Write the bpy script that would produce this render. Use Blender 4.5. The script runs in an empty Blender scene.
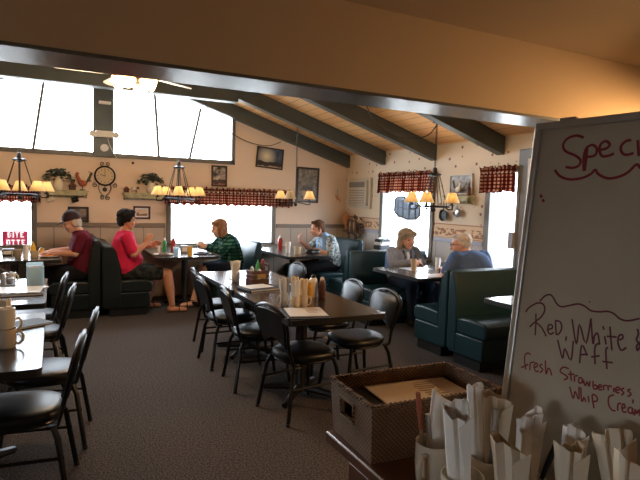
import bpy, bmesh, math, random
from mathutils import Vector, Matrix, Euler
random.seed(7)
R = math.radians
V = Vector
scene = bpy.context.scene
C = scene.collection

# ------------------------------------------------------------------ camera
cd = bpy.data.cameras.new('camera'); cam = bpy.data.objects.new('camera', cd); C.objects.link(cam)
scene.camera = cam
cd.sensor_fit = 'HORIZONTAL'; cd.sensor_width = 36.0; cd.lens = 528.6 / 640 * 36.0
cd.clip_start = 0.02; cd.clip_end = 300
_y, _p, _r = R(26.846), R(4.256), R(1.679)
_f = V((math.sin(_y) * math.cos(_p), math.cos(_y) * math.cos(_p), -math.sin(_p)))
_x = V((math.cos(_y), -math.sin(_y), 0)); _u = _x.cross(_f)
_x2 = math.cos(_r) * _x + math.sin(_r) * _u; _u2 = -math.sin(_r) * _x + math.cos(_r) * _u
cam.matrix_world = Matrix(((_x2.x, _u2.x, -_f.x, 0), (_x2.y, _u2.y, -_f.y, 0), (_x2.z, _u2.z, -_f.z, 1.53), (0, 0, 0, 1)))

# ------------------------------------------------------------------ world, light, exposure
world = bpy.data.worlds.new('overcast_sky'); scene.world = world; world.use_nodes = True
wb = world.node_tree.nodes['Background']; wb.inputs[0].default_value = (0.83, 0.94, 1.06, 1); wb.inputs[1].default_value = 20.0
scene.view_settings.view_transform = 'Standard'; scene.view_settings.look = 'None'
scene.view_settings.gamma = 1.0; scene.view_settings.use_curve_mapping = False
scene.view_settings.exposure = 0.0
scene.cycles.max_bounces = 8; scene.cycles.diffuse_bounces = 5; scene.cycles.transparent_max_bounces = 12
scene.cycles.sample_clamp_indirect = 6.0
scene.cycles.caustics_reflective = False; scene.cycles.caustics_refractive = False
CHANDELIER_W, FAN_W, PENDANT_W = 6.5, 22.0, 125.0
def portal(loc, rot, sx, sy):                      # guides sampling of the daylight through a window, adds no light
    l = bpy.data.lights.new('window_portal', 'AREA'); l.shape = 'RECTANGLE'; l.size = sx; l.size_y = sy
    l.cycles.is_portal = True
    o = bpy.data.objects.new('window_portal', l); C.objects.link(o); o.location = loc; o.rotation_euler = rot
portal((-1.08, 8.42, 1.15), (R(-90), 0, 0), 1.7, 0.85)
portal((2.42, 8.42, 1.15), (R(-90), 0, 0), 1.85, 0.85)
portal((0.65, 8.42, 2.65), (R(-90), 0, 0), 4.0, 1.15)
portal((4.84, 6.45, 1.35), (R(90), 0, R(90)), 1.35, 1.25)
portal((-3.54, -.45, 1.28), (R(90), 0, R(-90)), 1.0, .56)
portal((4.84, 4.55, 1.25), (R(90), 0, R(90)), 0.5, 1.5)

# ------------------------------------------------------------------ materials
def lin(h):
    h = h.lstrip('#'); o = []
    for i in (0, 2, 4):
        c = int(h[i:i + 2], 16) / 255
        o.append(c / 12.92 if c <= .04045 else ((c + .055) / 1.055) ** 2.4)
    return (*o, 1)
def new_mat(name):
    m = bpy.data.materials.new(name); m.use_nodes = True
    return m, m.node_tree, m.node_tree.nodes['Principled BSDF']
def node(nt, t, **kw):
    n = nt.nodes.new(t)
    for k, v in kw.items(): setattr(n, k, v)
    return n
def mat(name, col, rough=.5, metal=0, spec=.5, noise=None, col2=None, bump=None, coat=0, trans=0):
    """noise=(scale, sharpness) mixes col with col2; bump=(scale, strength)"""
    m, nt, b = new_mat(name)
    b.inputs['Base Color'].default_value = lin(col); b.inputs['Roughness'].default_value = rough
    b.inputs['Metallic'].default_value = metal; b.inputs['Specular IOR Level'].default_value = spec
    b.inputs['Coat Weight'].default_value = coat
    if trans: b.inputs['Transmission Weight'].default_value = trans
    tc = node(nt, 'ShaderNodeTexCoord')
    if noise:
        n = node(nt, 'ShaderNodeTexNoise'); n.inputs['Scale'].default_value = noise[0]; n.inputs['Detail'].default_value = 4
        r = node(nt, 'ShaderNodeValToRGB'); w = noise[1]
        r.color_ramp.elements[0].position = .5 - w; r.color_ramp.elements[1].position = .5 + w
        r.color_ramp.elements[0].color = lin(col); r.color_ramp.elements[1].color = lin(col2)
        nt.links.new(tc.outputs['Object'], n.inputs['Vector']); nt.links.new(n.outputs['Fac'], r.inputs['Fac'])
        nt.links.new(r.outputs['Color'], b.inputs['Base Color'])
    if bump:
        n2 = node(nt, 'ShaderNodeTexNoise'); n2.inputs['Scale'].default_value = bump[0]; n2.inputs['Detail'].default_value = 3
        bp = node(nt, 'ShaderNodeBump'); bp.inputs['Strength'].default_value = bump[1]; bp.inputs['Distance'].default_value = .01
        nt.links.new(tc.outputs['Object'], n2.inputs['Vector']); nt.links.new(n2.outputs['Fac'], bp.inputs['Height'])
        nt.links.new(bp.outputs['Normal'], b.inputs['Normal'])
    return m
def math_node(nt, op, a, b=None):
    n = node(nt, 'ShaderNodeMath', operation=op)
    for i, s in enumerate((a, b)):
        if s is None: continue
        if isinstance(s, (int, float)): n.inputs[i].default_value = s
        else: nt.links.new(s, n.inputs[i])
    return n.outputs[0]
def mixc(nt, fac, a, b):
    n = node(nt, 'ShaderNodeMix', data_type='RGBA')
    for s, i in ((fac, 0), (a, 6), (b, 7)):
        if isinstance(s, (int, float)): n.inputs[i].default_value = s
        elif isinstance(s, tuple): n.inputs[i].default_value = s
        else: nt.links.new(s, n.inputs[i])
    return n.outputs[2]
def emis(name, col, strength):
    m, nt, b = new_mat(name)
    b.inputs['Base Color'].default_value = col; b.inputs['Emission Color'].default_value = col
    b.inputs['Emission Strength'].default_value = strength
    return m
def tint_film(name, col):                           # see-through tinted film (paint or coloured glass against the daylight)
    m, nt, b = new_mat(name); nt.nodes.remove(b)
    t = node(nt, 'ShaderNodeBsdfTransparent'); t.inputs[0].default_value = (*col, 1)
    d = node(nt, 'ShaderNodeBsdfDiffuse'); d.inputs[0].default_value = (*[min(1, c * 1.6) for c in col], 1)
    mx = node(nt, 'ShaderNodeMixShader'); mx.inputs[0].default_value = .3
    nt.links.new(t.outputs[0], mx.inputs[1]); nt.links.new(d.outputs[0], mx.inputs[2])
    nt.links.new(mx.outputs[0], nt.nodes['Material Output'].inputs[0])
    return m
def glass_mat():
    m, nt, b = new_mat('window_glass'); nt.nodes.remove(b)
    t = node(nt, 'ShaderNodeBsdfTransparent'); g = node(nt, 'ShaderNodeBsdfGlossy'); g.inputs['Roughness'].default_value = .02
    mx = node(nt, 'ShaderNodeMixShader'); mx.inputs[0].default_value = .06
    nt.links.new(t.outputs[0], mx.inputs[1]); nt.links.new(g.outputs[0], mx.inputs[2])
    nt.links.new(mx.outputs[0], nt.nodes['Material Output'].inputs[0])
    return m
def carpet_mat():
    m, nt, b = new_mat('carpet'); tc = node(nt, 'ShaderNodeTexCoord')
    n = node(nt, 'ShaderNodeTexNoise'); n.inputs['Scale'].default_value = 95; n.inputs['Detail'].default_value = 3
    nt.links.new(tc.outputs['Object'], n.inputs['Vector'])
    r = node(nt, 'ShaderNodeValToRGB'); r.color_ramp.elements[0].position = .36; r.color_ramp.elements[1].position = .66
    r.color_ramp.elements[0].color = lin('#2b2725'); r.color_ramp.elements[1].color = lin('#625c59')
    nt.links.new(n.outputs['Fac'], r.inputs['Fac']); nt.links.new(r.outputs['Color'], b.inputs['Base Color'])
    b.inputs['Roughness'].default_value = .95; b.inputs['Specular IOR Level'].default_value = .1
    bp = node(nt, 'ShaderNodeBump'); bp.inputs['Strength'].default_value = .5; bp.inputs['Distance'].default_value = .006
    nt.links.new(n.outputs['Fac'], bp.inputs['Height']); nt.links.new(bp.outputs['Normal'], b.inputs['Normal'])
    return m
def plank_mat(name, cols, axis, width, rough=.5):
    """boards: colour changes per board along axis (0=x,1=y), thin dark joints"""
    m, nt, b = new_mat(name); tc = node(nt, 'ShaderNodeTexCoord')
    sx = node(nt, 'ShaderNodeSeparateXYZ'); nt.links.new(tc.outputs['Object'], sx.inputs[0])
    q = math_node(nt, 'DIVIDE', sx.outputs[axis], width)
    fl = math_node(nt, 'FLOOR', q); fr = math_node(nt, 'FRACT', q)
    wn = node(nt, 'ShaderNodeTexWhiteNoise', noise_dimensions='1D'); nt.links.new(fl, wn.inputs['W'])
    c = mixc(nt, wn.outputs['Value'], lin(cols[0]), lin(cols[1]))
    mp = node(nt, 'ShaderNodeMapping'); sc = [3, 3, 3]; sc[axis] = 40; mp.inputs['Scale'].default_value = sc
    nt.links.new(tc.outputs['Object'], mp.inputs[0])
    gn = node(nt, 'ShaderNodeTexNoise'); gn.inputs['Scale'].default_value = 1.5; nt.links.new(mp.outputs[0], gn.inputs['Vector'])
    c = mixc(nt, math_node(nt, 'MULTIPLY', gn.outputs['Fac'], .6), c, lin(cols[2]))
    j = math_node(nt, 'LESS_THAN', fr, .05)
    c = mixc(nt, j, c, lin(cols[3]))
    nt.links.new(c, b.inputs['Base Color']); b.inputs['Roughness'].default_value = rough
    return m
def wallpaper_mat():
    m, nt, b = new_mat('dotted_wallpaper'); tc = node(nt, 'ShaderNodeTexCoord')
    vo = node(nt, 'ShaderNodeTexVoronoi'); vo.inputs['Scale'].default_value = 8.0; vo.inputs['Randomness'].default_value = .35
    nt.links.new(tc.outputs['Object'], vo.inputs['Vector'])
    d = math_node(nt, 'LESS_THAN', vo.outputs['Distance'], .16)
    c = mixc(nt, d, lin('#e3d3ba'), lin('#8a5d48'))
    nt.links.new(c, b.inputs['Base Color']); b.inputs['Roughness'].default_value = .75
    return m
def border_mat():
    m, nt, b = new_mat('farm_border'); tc = node(nt, 'ShaderNodeTexCoord')
    sx = node(nt, 'ShaderNodeSeparateXYZ'); nt.links.new(tc.outputs['Object'], sx.inputs[0])
    mp = node(nt, 'ShaderNodeMapping'); mp.inputs['Scale'].default_value = (1, 9, 14); nt.links.new(tc.outputs['Object'], mp.inputs[0])
    n = node(nt, 'ShaderNodeTexNoise'); n.inputs['Scale'].default_value = 1.3; n.inputs['Detail'].default_value = 3
    nt.links.new(mp.outputs[0], n.inputs['Vector'])
    band = math_node(nt, 'COMPARE', sx.outputs[2], 1.165); band.node.inputs[2].default_value = .05
    g = math_node(nt, 'MULTIPLY', math_node(nt, 'GREATER_THAN', n.outputs['Fac'], .5), band)
    c = mixc(nt, g, lin('#d8bd9b'), lin('#9a6f52'))
    e = math_node(nt, 'COMPARE', sx.outputs[2], 1.18); e.node.inputs[2].default_value = .082
    c = mixc(nt, e, lin('#a4745b'), c)
    nt.links.new(c, b.inputs['Base Color']); b.inputs['Roughness'].default_value = .7
    return m
def plaid_mat(name, c0, c1, c2, size, trans=.45, uv=True):
    m, nt, b = new_mat(name); tc = node(nt, 'ShaderNodeTexCoord')
    sx = node(nt, 'ShaderNodeSeparateXYZ'); nt.links.new(tc.outputs['UV' if uv else 'Object'], sx.inputs[0])
    fx = math_node(nt, 'FRACT', math_node(nt, 'DIVIDE', sx.outputs[0], size))
    fy = math_node(nt, 'FRACT', math_node(nt, 'DIVIDE', sx.outputs[1 if uv else 2], size))
    a = math_node(nt, 'GREATER_THAN', fx, .5); c = math_node(nt, 'GREATER_THAN', fy, .5)
    s = math_node(nt, 'MULTIPLY', math_node(nt, 'ADD', a, c), .5)
    col = mixc(nt, s, lin(c0), lin(c1))
    both = math_node(nt, 'MULTIPLY', a, c); col = mixc(nt, both, col, lin(c2))
    nt.links.new(col, b.inputs['Base Color']); b.inputs['Roughness'].default_value = .9; b.inputs['Specular IOR Level'].default_value = .1
    if trans:
        t = node(nt, 'ShaderNodeBsdfTranslucent'); nt.links.new(col, t.inputs[0])
        mx = node(nt, 'ShaderNodeMixShader'); mx.inputs[0].default_value = trans
        nt.links.new(b.outputs[0], mx.inputs[1]); nt.links.new(t.outputs[0], mx.inputs[2])
        nt.links.new(mx.outputs[0], nt.nodes['Material Output'].inputs[0])
    return m
def shade_mat():
    m, nt, b = new_mat('lamp_shade_cloth'); b.inputs['Base Color'].default_value = lin('#f6ecd2'); b.inputs['Roughness'].default_value = .9
    t = node(nt, 'ShaderNodeBsdfTranslucent'); t.inputs[0].default_value = lin('#ffefc6')
    mx = node(nt, 'ShaderNodeMixShader'); mx.inputs[0].default_value = .6
    nt.links.new(b.outputs[0], mx.inputs[1]); nt.links.new(t.outputs[0], mx.inputs[2])
    nt.links.new(mx.outputs[0], nt.nodes['Material Output'].inputs[0])
    return m
def wicker_mat():
    m, nt, b = new_mat('wicker'); tc = node(nt, 'ShaderNodeTexCoord')
    mp = node(nt, 'ShaderNodeMapping'); mp.inputs['Rotation'].default_value = (0, 0, R(16)); nt.links.new(tc.outputs['Object'], mp.inputs[0])
    sx = node(nt, 'ShaderNodeSeparateXYZ'); nt.links.new(tc.outputs['Object'], sx.inputs[0])
    row = math_node(nt, 'DIVIDE', sx.outputs[2], .0058)
    par = math_node(nt, 'MULTIPLY', math_node(nt, 'FLOORED_MODULO', math_node(nt, 'FLOOR', row), 2), .5)
    u = math_node(nt, 'DIVIDE', math_node(nt, 'ADD', sx.outputs[0], sx.outputs[1]), .0115)
    fx = math_node(nt, 'FRACT', math_node(nt, 'ADD', u, par)); fz = math_node(nt, 'FRACT', row)
    hx = math_node(nt, 'SINE', math_node(nt, 'MULTIPLY', fx, math.pi)); hz = math_node(nt, 'SINE', math_node(nt, 'MULTIPLY', fz, math.pi))
    h = math_node(nt, 'MULTIPLY', hx, hz)
    n = node(nt, 'ShaderNodeTexNoise'); n.inputs['Scale'].default_value = 22; nt.links.new(tc.outputs['Object'], n.inputs['Vector'])
    c = mixc(nt, n.outputs['Fac'], lin('#6f4b31'), lin('#a37d55'))
    c = mixc(nt, math_node(nt, 'GREATER_THAN', h, .25), lin('#2e1d12'), c)
    nt.links.new(c, b.inputs['Base Color']); b.inputs['Roughness'].default_value = .6
    bp = node(nt, 'ShaderNodeBump'); bp.inputs['Strength'].default_value = .8; bp.inputs['Distance'].default_value = .003
    nt.links.new(h, bp.inputs['Height']); nt.links.new(bp.outputs['Normal'], b.inputs['Normal'])
    return m
def picture_mat(name, sky, land, low, hz, scale=6, spot=None):
    m, nt, b = new_mat(name); tc = node(nt, 'ShaderNodeTexCoord')
    sx = node(nt, 'ShaderNodeSeparateXYZ'); nt.links.new(tc.outputs['Object'], sx.inputs[0])
    n = node(nt, 'ShaderNodeTexNoise'); n.inputs['Scale'].default_value = scale; n.inputs['Detail'].default_value = 4
    nt.links.new(tc.outputs['Object'], n.inputs['Vector'])
    r = node(nt, 'ShaderNodeValToRGB'); r.color_ramp.elements[0].position = .4; r.color_ramp.elements[1].position = .62
    r.color_ramp.elements[0].color = lin(sky[0]); r.color_ramp.elements[1].color = lin(sky[1]); nt.links.new(n.outputs['Fac'], r.inputs['Fac'])
    zz = math_node(nt, 'ADD', sx.outputs[2], math_node(nt, 'MULTIPLY', math_node(nt, 'SUBTRACT', n.outputs['Fac'], .5), .12))
    base = r.outputs['Color']
    if spot:                                            # bright cloud in the print
        vd = node(nt, 'ShaderNodeVectorMath', operation='DISTANCE'); vd.inputs[1].default_value = (spot[0], -.014, spot[1])
        nt.links.new(tc.outputs['Object'], vd.inputs[0])
        f = math_node(nt, 'SUBTRACT', 1.25, math_node(nt, 'DIVIDE', math_node(nt, 'ADD', vd.outputs['Value'], math_node(nt, 'MULTIPLY', n.outputs['Fac'], .06)), spot[2])); f.node.use_clamp = True
        base = mixc(nt, f, base, lin(spot[3]))
    c = mixc(nt, math_node(nt, 'LESS_THAN', zz, hz), base, lin(land))
    c = mixc(nt, math_node(nt, 'LESS_THAN', zz, hz - .07), c, lin(low))
    nt.links.new(c, b.inputs['Base Color']); b.inputs['Roughness'].default_value = .35
    return m
def clear_mat():
    m, nt, b = new_mat('pale_blue_plastic'); b.inputs['Base Color'].default_value = lin('#c9e2ec'); b.inputs['Roughness'].default_value = .2
    t = node(nt, 'ShaderNodeBsdfTranslucent'); t.inputs[0].default_value = lin('#d5ecf5'); tr = node(nt, 'ShaderNodeBsdfTransparent')
    m1 = node(nt, 'ShaderNodeMixShader'); m1.inputs[0].default_value = .45; m2 = node(nt, 'ShaderNodeMixShader'); m2.inputs[0].default_value = .35
    nt.links.new(b.outputs[0], m1.inputs[1]); nt.links.new(t.outputs[0], m1.inputs[2])
    nt.links.new(m1.outputs[0], m2.inputs[1]); nt.links.new(tr.outputs[0], m2.inputs[2]); nt.links.new(m2.outputs[0], nt.nodes['Material Output'].inputs[0])
    return m
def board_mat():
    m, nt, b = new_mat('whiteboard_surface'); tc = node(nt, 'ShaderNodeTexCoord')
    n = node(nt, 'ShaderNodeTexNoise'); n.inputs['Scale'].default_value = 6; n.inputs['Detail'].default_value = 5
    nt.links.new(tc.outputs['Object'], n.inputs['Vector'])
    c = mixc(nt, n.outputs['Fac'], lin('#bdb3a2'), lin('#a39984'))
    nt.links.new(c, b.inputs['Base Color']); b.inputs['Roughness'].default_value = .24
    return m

M = dict(
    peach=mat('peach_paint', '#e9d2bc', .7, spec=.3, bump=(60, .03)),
    wain=plank_mat('taupe_panelling', ('#c0ae9d', '#c4b2a1', '#b7a697', '#93847a'), 0, .30, .6),
    wain_grey=plank_mat('grey_panelling', ('#b9b4ae', '#bdb8b2', '#b0aba6', '#918c88'), 1, .30, .6),
    rail=mat('taupe_rail_paint', '#85766a', .5), rail_blue=mat('blue_rail_paint', '#9aa0b0', .4),
    paper=wallpaper_mat(), border=border_mat(), carpet=carpet_mat(),
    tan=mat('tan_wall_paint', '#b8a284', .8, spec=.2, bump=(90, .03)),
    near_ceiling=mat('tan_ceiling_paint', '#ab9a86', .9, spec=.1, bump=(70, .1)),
    plaster=mat('near_room_wall_paint', '#a98662', .8),
    beam=mat('grey_green_beam_paint', '#4c5250', .42, noise=(8, .3), col2='#434947'),
    soffit=mat('grey_gloss_paint', '#5d605e', .27, noise=(9, .3), col2='#54575a'),
    wood=plank_mat('pine_boards', ('#f0bd80', '#d5975a', '#f2c690', '#7d4c2a'), 0, .14, .45),
    frame=mat('grey_window_paint', '#6f6d68', .45), glass=glass_mat(),
    concrete=mat('concrete', '#b9b6b0', .9), white_paint=mat('white_paint', '#e4ded6', .5),
    table=mat('brown_laminate', '#30261f', .2, spec=.6, noise=(14, .25), col2='#261c16', bump=(45, .012)),
    table_grey=mat('grey_laminate', '#59554f', .2, spec=.6, noise=(25, .25), col2='#4b4741'),
    edge=mat('black_edge_strip', '#151312', .4), black=mat('black_paint', '#121212', .3), iron=mat('wrought_iron', '#1a1715', .45),
    chair_metal=mat('black_gloss_metal', '#0b0b0c', .3, spec=.4), vinyl=mat('black_vinyl', '#0f1114', .38, spec=.32, bump=(160, .008)),
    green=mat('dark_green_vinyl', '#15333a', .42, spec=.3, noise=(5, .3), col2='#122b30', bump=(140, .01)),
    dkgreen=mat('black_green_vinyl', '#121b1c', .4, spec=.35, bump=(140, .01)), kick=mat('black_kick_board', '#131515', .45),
    chrome=mat('chrome', '#d8d8d8', .12, metal=1), steel=mat('brushed_steel', '#b9b9b9', .3, metal=1),
    cream=mat('cream_china', '#e3d8c0', .2, coat=.5), beige=mat('beige_china', '#cdbfa8', .25, coat=.4), white=mat('white_china', '#ece9e2', .2, coat=.5),
    napkin=mat('white_napkin', '#f3eee4', .95, spec=.1, bump=(160, .06)), kraft=mat('cream_napkin', '#dfd0b6', .95, spec=.1, bump=(160, .06)),
    wicker=wicker_mat(), paperw=mat('menu_paper', '#eceff4', .45, coat=.6), paper_tan=mat('tan_paper', '#dcc9b4', .7), ink=mat('faded_print', '#96836f', .8),
    menu=mat('black_menu_cover', '#171617', .6, spec=.25), plaid=plaid_mat('red_plaid_cloth', '#642b26', '#8f4840', '#d8b09a', .042),
    shade=shade_mat(), bulb=emis('lit_bulb', (1, .62, .28, 1), 14.0), fanlight=emis('lit_glass_shade', (1, .56, .24, 1), 9.0),
    board=board_mat(), alum=mat('aluminium', '#a9a79f', .4, metal=.7), marker=mat('red_marker', '#7c1a28', .6), marker_dark=mat('maroon_marker', '#5d2030', .6),
    ac=mat('beige_plastic', '#cfc6b4', .5), ac_dark=mat('grey_grille', '#7c766c', .6), plastic=mat('white_plastic', '#e8e4dc', .4),
    leaf=mat('dark_ivy_leaf', '#2c3226', .55, noise=(12, .3), col2='#444a34'), dried=mat('dried_leaf', '#6d5540', .8, noise=(10, .3), col2='#4a3d33'),
    orange=mat('orange_gourd', '#d08a50', .6), distressed=mat('distressed_green_paint', '#9a9a78', .7, noise=(14, .2), col2='#c9c2a0'),
    yellow=mat('mustard', '#d9a92e', .4), amber=mat('amber_drink', '#d6a64c', .25), red=mat('tomato_red', '#a52a22', .35), greenb=mat('green_bottle_plastic', '#3d9a52', .35),
    brownw=mat('brown_wood', '#5b3424', .45, noise=(10, .3), col2='#46281c'), station=mat('dark_red_wood', '#6a4634', .4, noise=(8, .3), col2='#573626'),
    terracotta=mat('terracotta_paint', '#a2543a', .6), gold=mat('aged_gold', '#a98a4e', .45), darkframe=mat('dark_wood_frame', '#2c211b', .4),
    clear=clear_mat(), tancup=mat('tan_stoneware', '#b29a78', .5), grey=mat('grey_plastic', '#8e8e90', .45),
    skin=mat('skin_fair', '#cf9a80', .55, spec=.35), skin_tan=mat('skin_tan', '#b87f60', .55, spec=.35), skin_pale=mat('skin_pale', '#d9ab93', .55, spec=.35),
    eye=mat('eye', '#2c211c', .25), lips=mat('lips', '#a25a50', .5),
    maroon=mat('maroon_cotton', '#5a1c2a', .9, spec=.1, bump=(25, .15)), redshirt=mat('crimson_cotton', '#c42749', .85, spec=.15, bump=(20, .2)),
    blacktrouser=mat('black_cloth', '#1b1b1d', .9, spec=.1, bump=(25, .15)), denim=mat('navy_cloth', '#232a38', .9, spec=.1, bump=(25, .15)),
    camo=mat('dark_patterned_cloth', '#1d1e1f', .9, spec=.1, noise=(14, .05), col2='#33352f'),
    greenplaid=plaid_mat('green_plaid_cloth', '#13312c', '#1f4a40', '#4b7a68', .05, 0, False),
    bluetop=mat('light_blue_cotton', '#8fb2dd', .85, spec=.1, bump=(20, .15)), floral=mat('pale_patterned_cotton', '#aeb5b2', .9, spec=.1, noise=(26, .04), col2='#5f7078'),
    greyjacket=mat('grey_cardigan', '#8d9098', .95, spec=.1, noise=(40, .2), col2='#75777e'), denimblue=mat('blue_denim', '#5b79a8', .9, spec=.1),
    blouse=mat('white_blouse', '#d8cfc8', .85), bluetee=mat('blue_grey_cotton', '#50668c', .9, spec=.1, bump=(20, .2)),
    capcloth=mat('dark_maroon_cap', '#2d1820', .8), blackhair=mat('black_hair', '#181311', .8, spec=.15, bump=(60, .5)),
    brownhair=mat('brown_hair', '#6a4c39', .8, spec=.15, noise=(30, .3), col2='#3d2a20', bump=(60, .5)), gingerhair=mat('light_brown_hair', '#a57b59', .8, spec=.15, noise=(30, .3), col2='#6b4a34', bump=(60, .5)),
    greyhair=mat('grey_hair', '#dcd5cb', .8, spec=.15, noise=(30, .3), col2='#a89f93', bump=(60, .5)), blondgrey=mat('ash_blonde_hair', '#a8957b', .8, spec=.15, noise=(30, .3), col2='#6d5c4a', bump=(60, .5)),
    sandal=mat('brown_leather', '#3b2a20', .6), leather=mat('black_leather', '#1c191c', .35), teal=mat('teal_canvas', '#6d8a88', .8), stripe=mat('white_canvas', '#d9d9d6', .8), navy=mat('charcoal_canvas', '#2f3238', .8),
    signred=tint_film('red_sign_film', (.33, .07, .115)), signwhite=tint_film('white_sign_film', (.55, .52, .52)),
    greenpaint=tint_film('green_window_paint', (.225, .28, .24)), stained=tint_film('grey_stained_glass', (.19, .205, .225)),
)

# ------------------------------------------------------------------ mesh builder
def perp(d):
    d = d.normalized(); a = V((0, 0, 1)) if abs(d.z) < .9 else V((1, 0, 0))
    s = d.cross(a).normalized(); return s, s.cross(d).normalized()
class MB:
    def __init__(s): s.v = []; s.f = []; s.uv = None
    def add(s, vs, fs, T=None):
        o = len(s.v)
        s.v += [tuple(T @ V(p)) if T is not None else tuple(p) for p in vs]
        s.f += [tuple(i + o for i in f) for f in fs]; return s
    def box(s, c, d, T=None):
        x, y, z = d[0] / 2, d[1] / 2, d[2] / 2
        vs = [(c[0] + a * x, c[1] + b * y, c[2] + e * z) for e in (-1, 1) for b in (-1, 1) for a in (-1, 1)]
        return s.add(vs, [(0, 2, 3, 1), (4, 5, 7, 6), (0, 1, 5, 4), (2, 6, 7, 3), (0, 4, 6, 2), (1, 3, 7, 5)], T)
    def span(s, a, b, T=None):
        return s.box([(a[i] + b[i]) / 2 for i in range(3)], [abs(b[i] - a[i]) for i in range(3)], T)
    def prism(s, poly, axis, a, b, T=None):
        """poly in the two other axes (in x,y,z order), extruded along axis from a to b"""
        n = len(poly); vs = []
        for t in (a, b):
            for p in poly:
                q = list(p); q.insert(axis, t); vs.append(tuple(q))
        fs = [tuple(range(n)), tuple(range(2 * n - 1, n - 1, -1))] + [(i, i + n, (i + 1) % n + n, (i + 1) % n) for i in range(n)]
        return s.add(vs, fs, T)
    def rings(s, rings, cap=True, closed=False, T=None):
        n = len(rings[0]); vs = [p for r in rings for p in r]; fs = []; k = len(rings)
        for i in range(k if closed else k - 1):
            for j in range(n):
                a, b = i * n + j, i * n + (j + 1) % n; c, d = ((i + 1) % k) * n + (j + 1) % n, ((i + 1) % k) * n + j
                fs.append((a, b, c, d))
        if cap and not closed: fs += [tuple(range(n - 1, -1, -1)), tuple(range((k - 1) * n, k * n))]
        return s.add(vs, fs, T)
    def tube(s, path, r, n=8, closed=False, T=None, flat=None):
        P = [V(p) for p in path]; k = len(P); rr = r if isinstance(r, (list, tuple)) else [r] * k
        rings = []; up = None
        for i in range(k):
            a = P[(i - 1) % k] if (closed or i > 0) else P[i]; b = P[(i + 1) % k] if (closed or i < k - 1) else P[i]
            d = (b - a)
            d = d.normalized() if d.length > 1e-9 else V((0, 0, 1))
            if up is None: up = perp(d)[0]
            up = up - d * up.dot(d)
            up = up.normalized() if up.length > 1e-6 else perp(d)[0]
            w = d.cross(up)
            rings.append([tuple(P[i] + (up * math.cos(t) + w * math.sin(t)) * rr[i]) for t in (2 * math.pi * j / n for j in range(n))])
        return s.rings(rings, True, closed, T)
    def lathe(s, prof, n=20, c=(0, 0, 0), T=None):
        rings = [[(c[0] + max(r, 1e-4) * math.cos(2 * math.pi * j / n), c[1] + max(r, 1e-4) * math.sin(2 * math.pi * j / n), c[2] + z) for j in range(n)] for r, z in prof]
        return s.rings(rings, True, False, T)
    def sph(s, c, r, n=12, k=8, T=None):
        if not hasattr(r, '__len__'): r = (r, r, r)
        rings = []
        for i in range(k + 1):
            ph = -math.pi / 2 + math.pi * i / k; cc = max(math.cos(ph), 1e-3)
            rings.append([(c[0] + r[0] * cc * math.cos(2 * math.pi * j / n), c[1] + r[1] * cc * math.sin(2 * math.pi * j / n), c[2] + r[2] * math.sin(ph)) for j in range(n)])
        return s.rings(rings, True, False, T)
    def capsule(s, p0, p1, r0, r1, n=12, T=None):
        p0, p1 = V(p0), V(p1); d = (p1 - p0)
        if d.length < 1e-6: return s.sph(p0, r0, T=T)
        d.normalize(); a, b = perp(d); rings = []
        for i in range(4):
            t = -math.pi / 2 + i * math.pi / 6
            rings.append((p0 + d * r0 * math.sin(t), max(r0 * math.cos(t), r0 * .02)))
        for i in range(4):
            t = i * math.pi / 6
            rings.append((p1 + d * r1 * math.sin(t), max(r1 * math.cos(t), r1 * .02)))
        return s.rings([[tuple(c + (a * math.cos(x) + b * math.sin(x)) * r) for x in (2 * math.pi * j / n for j in range(n))] for c, r in rings], True, False, T)
    def loft(s, secs, side=V((1, 0, 0)), n=20, T=None):
        """secs: (centre, rx, ry)"""
        P = [V(q[0]) for q in secs]; rings = []
        for i, (c, rx, ry) in enumerate(secs):
            d = (P[min(i + 1, len(P) - 1)] - P[max(i - 1, 0)]).normalized()
            x = (side - d * side.dot(d)).normalized(); y = d.cross(x)
            rings.append([tuple(P[i] + x * rx * math.cos(t) + y * ry * math.sin(t)) for t in (2 * math.pi * j / n for j in range(n))])
        return s.rings(rings, True, False, T)
    def pad(s, out, layers, T=None):
        """out: 2D outline; layers: (inset, z)"""
        cx = sum(p[0] for p in out) / len(out); cy = sum(p[1] for p in out) / len(out); rings = []
        for ins, z in layers:
            ring = []
            for x, y in out:
                dx, dy = x - cx, y - cy; L = math.hypot(dx, dy); k = max(0, (L - ins)) / L
                ring.append((cx + dx * k, cy + dy * k, z))
            rings.append(ring)
        return s.rings(rings, True, False, T)
    def mesh(s, name, smooth=40):
        me = bpy.data.meshes.new(name); me.from_pydata(s.v, [], s.f); me.update()
        bm = bmesh.new(); bm.from_mesh(me); bmesh.ops.recalc_face_normals(bm, faces=bm.faces); bm.to_mesh(me); bm.free()
        if s.uv:
            l = me.uv_layers.new(name='UVMap')
            for p in me.polygons:
                for li in p.loop_indices: l.data[li].uv = s.uv[me.loops[li].vertex_index]
        if smooth:
            me.polygons.foreach_set('use_smooth', [True] * len(me.polygons)); me.set_sharp_from_angle(angle=R(smooth))
        return me
    def build(s, name, m, parent=None, bevel=0, smooth=40, loc=None, rot=None, segs=2):
        o = bpy.data.objects.new(name, s.mesh(name, smooth)); C.objects.link(o)
        o.data.materials.append(m)
        if parent: o.parent = parent
        if loc: o.location = loc
        if rot: o.rotation_euler = rot
        if bevel:
            b = o.modifiers.new('bevel', 'BEVEL'); b.width = bevel; b.segments = segs; b.limit_method = 'ANGLE'; b.angle_limit = R(50)
        return o
def tag(o, label, cat, group=None, kind=None):
    if label: o['label'] = label
    if cat: o['category'] = cat
    if group: o['group'] = group
    if kind: o['kind'] = kind
    return o
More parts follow.
